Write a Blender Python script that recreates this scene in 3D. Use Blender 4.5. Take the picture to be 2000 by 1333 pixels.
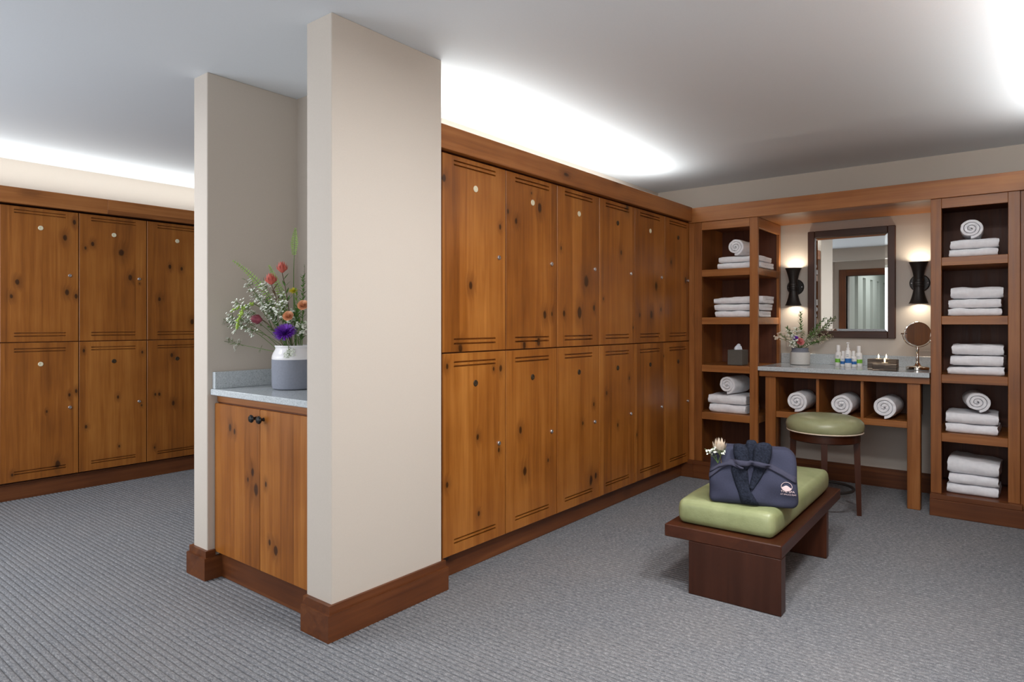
import bpy, bmesh, math, random
from mathutils import Vector, Matrix, noise

# ------------------------------------------------------------------ scene reset
for o in list(bpy.data.objects):
    bpy.data.objects.remove(o)
S = bpy.context.scene
COL = S.collection
PI = math.pi

# ------------------------------------------------------------------ camera
FPX, HOR, YAW, EYE = 1283.2, 631.9, math.radians(38.516), 1.25
cam = bpy.data.cameras.new('camera')
cam.sensor_width = 36.0
cam.lens = 36.0 * FPX / 2000.0
cam.shift_y = (HOR - 666.5) / 2000.0
cam.clip_start = 0.05
camo = bpy.data.objects.new('camera', cam)
COL.objects.link(camo)
camo.location = (0, 0, EYE)
camo.rotation_euler = (PI / 2, 0, YAW - PI / 2)
S.camera = camo

# ------------------------------------------------------------------ world, view
w = bpy.data.worlds.new('world')
S.world = w
w.use_nodes = True
w.node_tree.nodes['Background'].inputs[0].default_value = (0.55, 0.58, 0.62, 1)
w.node_tree.nodes['Background'].inputs[1].default_value = 0.3
vs = S.view_settings
vs.view_transform = 'Standard'
vs.look = 'None'
vs.gamma = 1
vs.use_curve_mapping = False
vs.exposure = 0.06

CEIL = 2.48


def area(name, loc, rot, sx, sy, power, col, shape='RECTANGLE', spread=PI):
    l = bpy.data.lights.new(name, 'AREA')
    l.shape = shape
    l.size = sx
    l.size_y = sy
    l.energy = power
    l.color = col
    l.spread = spread
    o = bpy.data.objects.new(name, l)
    COL.objects.link(o)
    o.location = loc
    o.rotation_euler = rot
    return o


# LED strips lying on top of the locker rows, behind the top boards, shining up
area('cove_light', (3.6, 2.42, 2.195), (PI, 0, 0), 2.6, 0.20, 16, (0.98, 1.0, 0.97))
area('cove_light', (2.3, 5.75, 2.195), (PI + math.radians(14), 0, 0), 6.2, 0.14, 25, (0.98, 1.0, 0.97))
area('cove_light', (3.7, -0.30, 2.195), (PI, 0, 0), 2.3, 0.20, 24, (0.98, 1.0, 0.97))
# fill light added through two invented, unseen windows behind the camera
area('added_window_fill', (-1.06, 4.3, 1.42), (PI / 2, 0, -PI / 2), 2.3, 1.55, 62, (0.86, 0.92, 1.0))
area('added_window_fill', (-1.06, 0.30, 1.42), (PI / 2, 0, -PI / 2), 1.5, 1.55, 34, (0.94, 0.97, 1.0))
# made-up ceiling lamps, added out of view as fill light (bodies built further down)
FILL_LAMPS = [(2.50, 0.10, 30), (1.90, 0.72, 28), (0.6, -0.1, 8), (0.3, 4.0, 28)]
for lx, ly, lp in FILL_LAMPS:
    area('ceiling_fill_light', (lx, ly, CEIL - 0.075), (0, 0, 0), 0.36, 0.36, lp, (0.98, 0.99, 1.0), 'DISK')
area('corridor_light', (-2.6, 1.9, 2.40), (0, 0, 0), 1.6, 0.3, 14, (0.96, 1.0, 0.98))


# ------------------------------------------------------------------ placing helper: picture point at a distance
def at(u, v, d):
    fx, fy = math.cos(YAW), math.sin(YAW)
    a = (u - 1000) / FPX
    return Vector(((fx + a * fy) * d, (fy - a * fx) * d, EYE + (HOR - v) / FPX * d))


# ------------------------------------------------------------------ materials
def lin(c):
    return tuple(((x / 255) / 12.92 if x / 255 <= 0.04045 else ((x / 255 + 0.055) / 1.055) ** 2.4) for x in c) + (1,)


MATS = {}


class NT:
    def __init__(self, name):
        self.m = bpy.data.materials.new(name)
        self.m.use_nodes = True
        self.t = self.m.node_tree
        self.b = self.t.nodes['Principled BSDF']
        MATS[name] = self.m

    def n(self, kind, **kw):
        nd = self.t.nodes.new(kind)
        for k, v in kw.items():
            setattr(nd, k, v)
        return nd

    def put(self, sock, val):
        if isinstance(val, bpy.types.NodeSocket):
            self.t.links.new(val, sock)
        else:
            sock.default_value = val

    def math(self, op, a, b=0.0, c=0.0, clamp=False):
        nd = self.n('ShaderNodeMath', operation=op, use_clamp=clamp)
        for i, x in enumerate((a, b, c)):
            self.put(nd.inputs[i], x)
        return nd.outputs[0]

    def vmath(self, op, a, b=None):
        nd = self.n('ShaderNodeVectorMath', operation=op)
        self.put(nd.inputs[0], a)
        if b is not None:
            self.put(nd.inputs[1], b)
        return nd.outputs[1] if op in ('LENGTH', 'DOT_PRODUCT') else nd.outputs[0]

    def obj(self):
        return self.n('ShaderNodeTexCoord').outputs['Object']

    def noise(self, vec, scale, detail=2.0, rough=0.5, dist=0.0):
        nd = self.n('ShaderNodeTexNoise')
        self.put(nd.inputs['Vector'], vec)
        nd.inputs['Scale'].default_value = scale
        nd.inputs['Detail'].default_value = detail
        nd.inputs['Roughness'].default_value = rough
        nd.inputs['Distortion'].default_value = dist
        return nd.outputs[0]

    def ramp(self, fac, stops):
        nd = self.n('ShaderNodeValToRGB')
        el = nd.color_ramp.elements
        while len(el) < len(stops):
            el.new(0.5)
        for e, (p, c) in zip(el, stops):
            e.position = p
            e.color = c
        self.put(nd.inputs[0], fac)
        return nd.outputs[0]

    def mapr(self, v, a, b, c=0.0, d=1.0, smooth=True):
        nd = self.n('ShaderNodeMapRange', interpolation_type='SMOOTHSTEP' if smooth else 'LINEAR')
        self.put(nd.inputs[0], v)
        for i, x in enumerate((a, b, c, d)):
            nd.inputs[i + 1].default_value = x
        return nd.outputs[0]

    def mix(self, f, a, b, kind='MIX'):
        nd = self.n('ShaderNodeMix', data_type='RGBA', blend_type=kind)
        self.put(nd.inputs[0], f)
        self.put(nd.inputs[6], a)
        self.put(nd.inputs[7], b)
        return nd.outputs[2]

    def bump(self, h, strength, dist):
        nd = self.n('ShaderNodeBump')
        nd.inputs['Strength'].default_value = strength
        nd.inputs['Distance'].default_value = dist
        self.put(nd.inputs['Height'], h)
        self.put(self.b.inputs['Normal'], nd.outputs[0])

    def out(self, col=None, rough=None, metal=None, spec=None):
        if col is not None:
            self.put(self.b.inputs['Base Color'], col)
        if rough is not None:
            self.put(self.b.inputs['Roughness'], rough)
        if metal is not None:
            self.put(self.b.inputs['Metallic'], metal)
        if spec is not None:
            self.b.inputs['Specular IOR Level'].default_value = spec
        return self.m


def plain(name, col, rough=0.5, metal=0.0, spec=0.5, noise_amt=0.0, nscale=20.0, bump=0.0, bdist=0.002):
    k = NT(name)
    c = lin(col)
    if noise_amt or bump:
        v = k.obj()
        f = k.noise(v, nscale, 4, 0.6)
        lo = tuple(max(0, x * (1 - noise_amt)) for x in c[:3]) + (1,)
        hi = tuple(min(1, x * (1 + noise_amt)) for x in c[:3]) + (1,)
        cc = k.ramp(f, [(0.3, lo), (0.7, hi)])
        if bump:
            k.bump(f, bump, bdist)
        return k.out(cc, rough, metal, spec)
    return k.out(c, rough, metal, spec)


def wood(name, axis, dark, mid, light, rough=0.36, stave=0.105, knots='generic', streak=1.0, kdens=0.62):
    """knotty stained pine; grain along one axis of the object; knots from object properties (doors) or scattered"""
    k = NT(name)
    ov = k.obj()
    sep = k.n('ShaderNodeSeparateXYZ')
    k.put(sep.inputs[0], ov)
    rnd = k.n('ShaderNodeObjectInfo').outputs['Random']
    ax = {'x': (1, 2, 0), 'y': (0, 2, 1), 'z': (0, 1, 2)}[axis]
    a, b, g = (sep.outputs[i] for i in ax)
    comb = k.n('ShaderNodeCombineXYZ')
    k.put(comb.inputs[0], k.math('ADD', a, k.math('MULTIPLY', rnd, 13.7)))
    k.put(comb.inputs[1], k.math('ADD', b, k.math('MULTIPLY', rnd, 5.1)))
    k.put(comb.inputs[2], k.math('ADD', g, k.math('MULTIPLY', rnd, 29.3)))
    base = comb.outputs[0]
    # stave index: glued boards of uneven tone
    st = k.math('FLOOR', k.math('DIVIDE', k.math('ADD', k.math('ADD', a, b), k.math('MULTIPLY', rnd, 7.77)), stave))
    wn = k.n('ShaderNodeTexWhiteNoise', noise_dimensions='2D')
    cw = k.n('ShaderNodeCombineXYZ')
    k.put(cw.inputs[0], st)
    k.put(cw.inputs[1], k.math('MULTIPLY', rnd, 91.0))
    k.put(wn.inputs['Vector'], cw.outputs[0])
    tone = wn.outputs['Value']
    # knots
    wob = k.noise(base, 14.0, 2)
    if knots == 'props':
        acc = None
        for i in range(1, 9):
            at_ = k.n('ShaderNodeAttribute', attribute_type='OBJECT', attribute_name='knot%d' % i)
            s2 = k.n('ShaderNodeSeparateXYZ')
            k.put(s2.inputs[0], at_.outputs['Vector'])
            dx = k.math('SUBTRACT', a, s2.outputs[0])
            dz = k.math('MULTIPLY', k.math('SUBTRACT', g, s2.outputs[1]), 0.62)
            dd = k.math('SQRT', k.math('ADD', k.math('MULTIPLY', dx, dx), k.math('MULTIPLY', dz, dz)))
            q = k.math('DIVIDE', dd, k.math('MAXIMUM', s2.outputs[2], 0.0001))
            acc = q if acc is None else k.math('MINIMUM', acc, q)
        q = k.math('ADD', acc, k.math('MULTIPLY', k.math('SUBTRACT', wob, 0.5), 1.1))
    else:
        vv = k.n('ShaderNodeVectorMath', operation='MULTIPLY')
        k.put(vv.inputs[0], base)
        vv.inputs[1].default_value = (6.0, 6.0, 2.6)
        vo = k.n('ShaderNodeTexVoronoi')
        vo.inputs['Scale'].default_value = 1.0
        k.put(vo.inputs['Vector'], vv.outputs[0])
        s3 = k.n('ShaderNodeSeparateColor')
        k.put(s3.inputs[0], vo.outputs['Color'])
        gate = k.math('GREATER_THAN', s3.outputs[0], kdens)
        q = k.math('DIVIDE', vo.outputs['Distance'], 0.085)
        q = k.math('ADD', k.math('ADD', q, k.math('MULTIPLY', k.math('SUBTRACT', wob, 0.5), 1.1)), k.math('MULTIPLY', k.math('SUBTRACT', 1.0, gate), 50.0))
    core = k.mapr(q, 0.55, 1.05, 1.0, 0.0)
    halo = k.mapr(q, 0.8, 3.6, 1.0, 0.0)
    # grain, bent round the knots
    bend = k.n('ShaderNodeCombineXYZ')
    k.put(bend.inputs[0], k.math('MULTIPLY', k.math('ADD', sep.outputs[ax[0]], k.math('MULTIPLY', halo, 0.02)), 1.0))
    k.put(bend.inputs[1], b)
    k.put(bend.inputs[2], k.math('MULTIPLY', g, 0.045))
    gv = k.vmath('ADD', bend.outputs[0], k.vmath('MULTIPLY', base, (0.0, 0.0, 0.0)))
    off = k.n('ShaderNodeCombineXYZ')
    k.put(off.inputs[0], k.math('MULTIPLY', rnd, 13.7))
    k.put(off.inputs[1], k.math('MULTIPLY', tone, 3.0))
    gv = k.vmath('ADD', gv, off.outputs[0])
    n1 = k.noise(gv, 85.0, 3, 0.55, 0.3)
    n2 = k.noise(gv, 22.0, 3, 0.5, 0.8)
    n3 = k.noise(base, 3.2, 2, 0.5)
    f = k.math('ADD', k.math('MULTIPLY', k.math('SUBTRACT', n1, 0.5), 0.45 * streak), k.math('MULTIPLY', k.math('SUBTRACT', n2, 0.5), 0.9 * streak))
    f = k.math('ADD', f, k.math('MULTIPLY', k.math('SUBTRACT', n3, 0.5), 0.55))
    f = k.math('ADD', f, k.math('MULTIPLY', k.math('SUBTRACT', tone, 0.5), 0.42))
    f = k.math('ADD', f, 0.5, clamp=True)
    col = k.ramp(f, [(0.0, lin(dark)), (0.5, lin(mid)), (1.0, lin(light))])
    kc = tuple(x * 0.16 for x in lin(dark)[:3]) + (1,)
    kh = tuple(x * 0.62 for x in lin(dark)[:3]) + (1,)
    col = k.mix(k.math('MULTIPLY', halo, 0.40), col, kh)
    col = k.mix(k.math('MULTIPLY', core, 0.85), col, kc)
    k.bump(n1, 0.04, 0.002)
    return k.out(col, k.mapr(n2, 0.2, 0.8, rough - 0.06, rough + 0.08, False), 0.0, 0.45)


PD, PM, PL = (104, 56, 16), (146, 86, 30), (176, 114, 50)
for axn in 'xyz':
    wood('pine_' + axn, axn, (106, 58, 22), (148, 90, 42), (174, 114, 62))
    wood('pine_base_' + axn, axn, (72, 36, 16), (100, 54, 24), (122, 72, 36), rough=0.42)
wood('pine_door', 'z', PD, PM, PL, knots='props', rough=0.34)
wood('pine_dark', 'z', (78, 38, 20), (104, 56, 32), (124, 72, 44), rough=0.5, kdens=0.8)
for axn in 'xyz':
    wood('walnut_' + axn, axn, (44, 17, 5), (64, 28, 10), (84, 41, 18), stave=0.4, kdens=2.0, rough=0.4, streak=0.7)
wood('frame_wood', 'z', (44, 26, 20), (62, 38, 28), (80, 50, 38), stave=0.5, kdens=2.0, rough=0.4, streak=0.7)
wood('frame_wood_y', 'y', (44, 26, 20), (62, 38, 28), (80, 50, 38), stave=0.5, kdens=2.0, rough=0.4, streak=0.7)

plain('groove_dark', (40, 20, 8), 0.7)
plain('paint_beige', (199, 189, 178), 0.62, noise_amt=0.02, nscale=180, bump=0.04, bdist=0.001)
plain('paint_ceiling', (228, 234, 240), 0.7, noise_amt=0.012, nscale=140, bump=0.03, bdist=0.001)
plain('paint_white', (226, 230, 226), 0.5)
plain('steel', (205, 205, 210), 0.28, 1.0)
plain('badge_pale', (226, 218, 190), 0.4, 0.25)
plain('badge_dark', (70, 56, 40), 0.45, 0.5)
plain('black_metal', (52, 48, 46), 0.42, 0.5, noise_amt=0.15, nscale=60)
plain('black_gloss', (22, 22, 24), 0.3, 0.3)
plain('chrome', (214, 208, 200), 0.08, 1.0)
plain('mirror_glass', (236, 238, 236), 0.005, 1.0)
plain('grey_card', (92, 88, 82), 0.7, noise_amt=0.06, nscale=60)
plain('tissue_paper', (236, 240, 248), 0.9)
plain('plastic_white', (240, 240, 240), 0.35)
plain('plastic_green', (120, 190, 60), 0.4)
plain('plastic_blue', (40, 108, 180), 0.4)
plain('print_grey', (120, 130, 140), 0.5)
plain('navy_cloth', (58, 60, 78), 0.85, noise_amt=0.12, nscale=300, bump=0.3, bdist=0.001, spec=0.2)
plain('navy_belt', (64, 64, 80), 0.85, noise_amt=0.1, nscale=300, bump=0.3, bdist=0.001, spec=0.2)
plain('navy_fur', (36, 40, 52), 0.95, noise_amt=0.5, nscale=120, bump=0.8, bdist=0.004, spec=0.15)
plain('thread_pink', (224, 200, 200), 0.7)
plain('glaze_white', (232, 230, 232), 0.22, noise_amt=0.02, nscale=12)
plain('clay_grey', (126, 130, 142), 0.75, noise_amt=0.06, nscale=90)
plain('clay_pale', (206, 204, 200), 0.7, noise_amt=0.03, nscale=60)
plain('stem_green', (84, 112, 50), 0.6)
plain('stem_brown', (92, 72, 50), 0.7)
plain('fern_green', (126, 166, 58), 0.55, noise_amt=0.2, nscale=30)
plain('leaf_green', (86, 126, 58), 0.5, noise_amt=0.25, nscale=40)
plain('leaf_grey', (140, 152, 112), 0.6, noise_amt=0.2, nscale=40)
plain('lime_green', (156, 184, 76), 0.6, noise_amt=0.15, nscale=80)
plain('petal_white', (232, 236, 224), 0.7)
plain('petal_coral', (196, 96, 82), 0.6, noise_amt=0.2, nscale=60)
plain('petal_maroon', (138, 60, 76), 0.6, noise_amt=0.2, nscale=60)
plain('petal_purple', (112, 44, 172), 0.6, noise_amt=0.25, nscale=60)
plain('petal_peach', (228, 170, 130), 0.6, noise_amt=0.1, nscale=60)
plain('petal_pink', (226, 140, 138), 0.6, noise_amt=0.1, nscale=60)
plain('petal_yellow', (212, 196, 50), 0.6)
plain('petal_cream', (226, 210, 190), 0.6, noise_amt=0.1, nscale=60)
plain('wax', (236, 226, 204), 0.5)

k = NT('flame')
k.b.inputs['Emission Color'].default_value = (1.0, 0.72, 0.35, 1)
k.b.inputs['Emission Strength'].default_value = 14
k.out((1, 0.8, 0.5, 1), 0.5)
k = NT('bulb')
k.b.inputs['Emission Color'].default_value = (1.0, 0.93, 0.82, 1)
k.b.inputs['Emission Strength'].default_value = 3
k.out((1, 1, 1, 1), 0.5)

# terry towelling
k = NT('terry')
v = k.obj()
n1 = k.noise(v, 420, 2, 0.6)
n2 = k.noise(v, 34, 3, 0.5)
k.bump(k.math('ADD', k.math('MULTIPLY', n1, 0.4), n2), 0.5, 0.004)
k.out(k.ramp(n2, [(0.25, lin((236, 236, 240))), (0.75, lin((249, 249, 252)))]), 0.95, 0, 0.2)

# terrazzo-like quartz
k = NT('quartz')
v = k.obj()
vo = k.n('ShaderNodeTexVoronoi')
vo.inputs['Scale'].default_value = 340
k.put(vo.inputs['Vector'], v)
s3 = k.n('ShaderNodeSeparateColor')
k.put(s3.inputs[0], vo.outputs['Color'])
c1 = k.ramp(s3.outputs[0], [(0.0, lin((134, 140, 144))), (0.10, lin((170, 177, 181))), (0.6, lin((186, 193, 198))), (1.0, lin((206, 212, 216)))])
n1 = k.noise(v, 6, 3)
c1 = k.mix(k.math('MULTIPLY', n1, 0.5), c1, lin((196, 203, 207)))
k.out(c1, 0.14, 0, 0.5)

# vinyl upholstery, fine ribbed grain
k = NT('vinyl_green')
v = k.obj()
wv = k.n('ShaderNodeTexWave', wave_type='BANDS', bands_direction='X')
wv.inputs['Scale'].default_value = 38
wv.inputs['Distortion'].default_value = 2.0
wv.inputs['Detail'].default_value = 2
k.put(wv.inputs['Vector'], v)
n1 = k.noise(v, 7, 4, 0.6)
n2 = k.noise(v, 130, 2)
k.bump(k.math('ADD', k.math('MULTIPLY', wv.outputs[1], 0.35), k.math('ADD', k.math('MULTIPLY', n1, 1.6), k.math('MULTIPLY', n2, 0.5))), 0.16, 0.006)
k.out(k.ramp(n1, [(0.3, lin((134, 142, 98))), (0.7, lin((160, 166, 122)))]), 0.36, 0, 0.5)
k = NT('vinyl_stool')
v = k.obj()
n1 = k.noise(v, 6, 4, 0.6)
k.bump(n1, 0.25, 0.01)
k.out(k.ramp(n1, [(0.3, lin((138, 141, 104))), (0.7, lin((160, 161, 124)))]), 0.34, 0, 0.5)

# striated stone of the candle blocks
k = NT('striped_stone')
v = k.obj()
sep = k.n('ShaderNodeSeparateXYZ')
k.put(sep.inputs[0], v)
n1 = k.noise(k.vmath('MULTIPLY', v, (5.0, 5.0, 75.0)), 1.0, 4, 0.6)
k.out(k.ramp(n1, [(0.36, lin((52, 44, 38))), (0.52, lin((92, 78, 66))), (0.62, lin((190, 172, 150)))]), 0.5, 0, 0.4)

# carpet: heathered loop pile
RIB = 0.0255
k = NT('carpet')
v = k.obj()
sep = k.n('ShaderNodeSeparateXYZ')
k.put(sep.inputs[0], v)
n1 = k.noise(k.vmath('MULTIPLY', v, (1.0, 0.55, 1.0)), 520, 2, 0.7)
n2 = k.noise(k.vmath('MULTIPLY', v, (1.0, 0.35, 1.0)), 170, 2, 0.6)
n3 = k.noise(v, 1.6, 3, 0.5)
f = k.math('ADD', k.math('MULTIPLY', n1, 0.55), k.math('MULTIPLY', n2, 0.45))
c1 = k.ramp(f, [(0.30, lin((70, 72, 78))), (0.5, lin((116, 117, 121))), (0.70, lin((172, 171, 171)))])
c1 = k.mix(k.mapr(n3, 0.35, 0.65, 0.0, 0.10), c1, lin((150, 140, 132)))
k.bump(f, 0.6, 0.003)
k.out(c1, 0.95, 0, 0.15)


# ------------------------------------------------------------------ mesh builder
class MB:
    def __init__(self):
        self.v, self.f = [], []

    def add(self, vs, fs, mat=None):
        o = len(self.v)
        if mat is not None:
            vs = [mat @ Vector(p) for p in vs]
        self.v += [tuple(p) for p in vs]
        self.f += [tuple(i + o for i in f) for f in fs]
        return self

    def box(self, x0, x1, y0, y1, z0, z1, bev=0.0, mat=None):
        if x0 > x1: x0, x1 = x1, x0
        if y0 > y1: y0, y1 = y1, y0
        if z0 > z1: z0, z1 = z1, z0
        b = min(bev, (x1 - x0) * .45, (y1 - y0) * .45, (z1 - z0) * .45)
        lo, hi = (x0, y0, z0), (x1, y1, z1)
        if b <= 0:
            vs = [(x, y, z) for z in (z0, z1) for y in (y0, y1) for x in (x0, x1)]
            return self.add(vs, [(0, 2, 3, 1), (4, 5, 7, 6), (0, 1, 5, 4), (2, 6, 7, 3), (0, 4, 6, 2), (1, 3, 7, 5)], mat)
        vs, idx = [], {}
        for sx in (0, 1):
            for sy in (0, 1):
                for sz in (0, 1):
                    s = (sx, sy, sz)
                    for fa in range(3):
                        p = [(hi[i] if s[i] else lo[i]) + (0 if i == fa else (-b if s[i] else b)) for i in range(3)]
                        idx[(s, fa)] = len(vs)
                        vs.append(p)
        fs = []
        for fa in range(3):
            o1, o2 = [i for i in range(3) if i != fa]
            for sv in (0, 1):
                q = []
                for (p, r) in ((0, 0), (1, 0), (1, 1), (0, 1)):
                    s = [0, 0, 0]
                    s[fa], s[o1], s[o2] = sv, p, r
                    q.append(idx[(tuple(s), fa)])
                fs.append(q)
            for p in (0, 1):
                for r in (0, 1):
                    s0, s1 = [0, 0, 0], [0, 0, 0]
                    s0[o1], s0[o2], s1[o1], s1[o2] = p, r, p, r
                    s1[fa] = 1
                    s0, s1 = tuple(s0), tuple(s1)
                    fs.append([idx[(s0, o1)], idx[(s1, o1)], idx[(s1, o2)], idx[(s0, o2)]])
        for sx in (0, 1):
            for sy in (0, 1):
                for sz in (0, 1):
                    fs.append([idx[((sx, sy, sz), i)] for i in range(3)])
        return self.add(vs, fs, mat)

    def lathe(self, prof, n=24, mat=None, caps=True):
        """profile (r, z) turned about z"""
        vs, fs = [], []
        for r, z in prof:
            for i in range(n):
                a = 2 * PI * i / n
                vs.append((r * math.cos(a), r * math.sin(a), z))
        for j in range(len(prof) - 1):
            for i in range(n):
                k2 = (i + 1) % n
                fs.append((j * n + i, j * n + k2, (j + 1) * n + k2, (j + 1) * n + i))
        if caps:
            fs.append(tuple(range(n - 1, -1, -1)))
            fs.append(tuple((len(prof) - 1) * n + i for i in range(n)))
        return self.add(vs, fs, mat)

    def tube(self, pts, rad, n=8, caps=True, flat=1.0, up=None):
        pts = [Vector(p) for p in pts]
        m = len(pts)
        if not hasattr(rad, '__len__'):
            rad = [rad] * m
        vs, fs = [], []
        prev = None
        for i, p in enumerate(pts):
            t = (pts[min(i + 1, m - 1)] - pts[max(i - 1, 0)]).normalized()
            if prev is None:
                ref = Vector(up) if up else (Vector((0, 0, 1)) if abs(t.z) < .9 else Vector((1, 0, 0)))
                a = (ref - t * ref.dot(t)).normalized()
            else:
                a = (prev - t * prev.dot(t))
                a = a.normalized() if a.length > 1e-6 else Vector((1, 0, 0))
            prev = a
            b = t.cross(a)
            for j in range(n):
                an = 2 * PI * j / n
                vs.append(p + a * math.cos(an) * rad[i] + b * math.sin(an) * rad[i] * flat)
        for i in range(m - 1):
            for j in range(n):
                k2 = (j + 1) % n
                fs.append((i * n + j, i * n + k2, (i + 1) * n + k2, (i + 1) * n + j))
        if caps:
            fs.append(tuple(range(n - 1, -1, -1)))
            fs.append(tuple((m - 1) * n + i for i in range(n)))
        return self.add(vs, fs)

    def grid(self, fn, nu, nv, closed_u=False):
        vs = [fn(i / (nu if closed_u else nu - 1), j / (nv - 1)) for j in range(nv) for i in range(nu)]
        fs = []
        for j in range(nv - 1):
            for i in range(nu if closed_u else nu - 1):
                k2 = (i + 1) % nu
                fs.append((j * nu + i, j * nu + k2, (j + 1) * nu + k2, (j + 1) * nu + i))
        return self.add(vs, fs)

    def rbox(self, w, d, h, r, nx=10, ny=10, nz=5, fn=None):
        """rounded block centred on x/y, resting on z=0; fn may move each point"""
        hx, hy, hz = w / 2, d / 2, h / 2
        rx = min(r, hx * .98); ry = min(r, hy * .98); rz = min(r, hz * .98)
        seen, vs, fs = {}, [], []

        def vid(p):
            key = tuple(round(c, 5) for c in p)
            if key not in seen:
                x, y, z = p
                cx = max(-hx + rx, min(hx - rx, x)); cy = max(-hy + ry, min(hy - ry, y)); cz = max(-hz + rz, min(hz - rz, z))
                dv = Vector(((x - cx) / rx, (y - cy) / ry, (z - cz) / rz))
                m = max(abs(dv.x), abs(dv.y), abs(dv.z))
                if m > 1e-9:
                    dv = dv.normalized() * m
                q = Vector((cx + dv.x * rx, cy + dv.y * ry, cz + dv.z * rz + hz))
                if fn:
                    q = Vector(fn(q))
                seen[key] = len(vs)
                vs.append(q)
            return seen[key]

        def steps(hh, rr, nn):
            e = [-hh, -hh + rr * .35, -hh + rr * .7, -hh + rr]
            mid = [(-hh + rr) + (2 * (hh - rr)) * i / nn for i in range(1, nn)]
            return e + mid + [-q for q in reversed(e)]
        X, Y, Z = steps(hx, rx, nx), steps(hy, ry, ny), steps(hz, rz, nz)
        for s in (-1, 1):
            for i in range(len(X) - 1):
                for j in range(len(Y) - 1):
                    fs.append([vid((X[a], Y[b], s * hz)) for a, b in ((i, j), (i + 1, j), (i + 1, j + 1), (i, j + 1))])
            for i in range(len(X) - 1):
                for j in range(len(Z) - 1):
                    fs.append([vid((X[a], s * hy, Z[b])) for a, b in ((i, j), (i + 1, j), (i + 1, j + 1), (i, j + 1))])
            for i in range(len(Y) - 1):
                for j in range(len(Z) - 1):
                    fs.append([vid((s * hx, Y[a], Z[b])) for a, b in ((i, j), (i + 1, j), (i + 1, j + 1), (i, j + 1))])
        return self.add(vs, fs)

    def mesh(self, name, mat, smooth=None):
        me = bpy.data.meshes.new(name)
        me.from_pydata(self.v, [], self.f)
        bm = bmesh.new()
        bm.from_mesh(me)
        bmesh.ops.recalc_face_normals(bm, faces=bm.faces)
        bm.to_mesh(me)
        bm.free()
        me.materials.append(MATS[mat])
        if smooth is not None:
            for p in me.polygons:
                p.use_smooth = True
            if smooth < 179:
                me.set_sharp_from_angle(angle=math.radians(smooth))
        return me

    def build(self, name, mat, parent=None, smooth=None, loc=None):
        o = bpy.data.objects.new(name, self.mesh(name, mat, smooth))
        COL.objects.link(o)
        if parent is not None:
            o.parent = parent
        if loc is not None:
            o.location = loc
        return o


def tag(o, label, cat, group=None):
    o['label'] = label
    o['category'] = cat
    if group:
        o['group'] = group
    return o


def thing(name, label, cat, loc=(0, 0, 0), rz=0.0, group=None):
    o = bpy.data.objects.new(name, None)
    o.empty_display_size = 0.05
    COL.objects.link(o)
    o.location = loc
    o.rotation_euler = (0, 0, rz)
    return tag(o, label, cat, group)


def struct(name, mb, mat, parent=None, smooth=None):
    o = mb.build(name, mat, parent, smooth)
    if parent is None:
        o['kind'] = 'structure'
    return o


def link_copy(o, parent=None):
    c = o.copy()
    COL.objects.link(c)
    c.parent = parent
    return c


def box(*a, **k):
    return MB().box(*a, **k)

# ================================================================== THE SETTING
# carpet with real ribs running along y
mb = MB()
x, xs = -1.0, []
prof = [(0.0, -0.0075), (0.07, -0.0030), (0.18, -0.0007), (0.38, 0.0), (0.62, 0.0), (0.82, -0.0008), (0.93, -0.0030)]
vsv, fsv = [], []
xs = []
while x < 5.72:
    for a, z in prof:
        xs.append((x + a * RIB, z))
    x += RIB
for px, pz in xs:
    vsv += [(px, -0.6, pz), (px, 6.02, pz)]
for i in range(len(xs) - 1):
    fsv.append((2 * i, 2 * i + 2, 2 * i + 3, 2 * i + 1))
mb.add(vsv, fsv)
struct('floor', mb, 'carpet', smooth=80)
struct('floor_corridor', box(-5.2, -1.0, 1.0, 2.95, -0.05, -0.003), 'paint_beige')
struct('ceiling', box(-5.2, 5.85, -0.7, 6.15, CEIL, CEIL + 0.08), 'paint_ceiling')

XB = 5.705            # face of the end wall
struct('wall_back', box(XB, XB + 0.12, -0.7, 6.15, -0.05, CEIL), 'paint_beige')
struct('wall_left', box(-1.1, XB, 6.0, 6.12, -0.05, CEIL), 'paint_beige')
struct('wall_right', box(-1.1, XB, -0.72, -0.58, -0.05, CEIL), 'paint_beige')
struct('wall_island_front', box(1.585, 2.2, 2.172, 2.338, -0.05, CEIL, bev=0.003), 'paint_beige')
struct('wall_island_rear', box(1.585, XB, 3.166, 3.30, -0.05, CEIL, bev=0.003), 'paint_beige')
struct('wall_niche', box(2.086, 2.2, 2.338, 3.166, -0.05, CEIL), 'paint_beige')
struct('wall_island_locker', box(2.2, XB, 2.78, 2.90, -0.05, CEIL), 'paint_beige')

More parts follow.
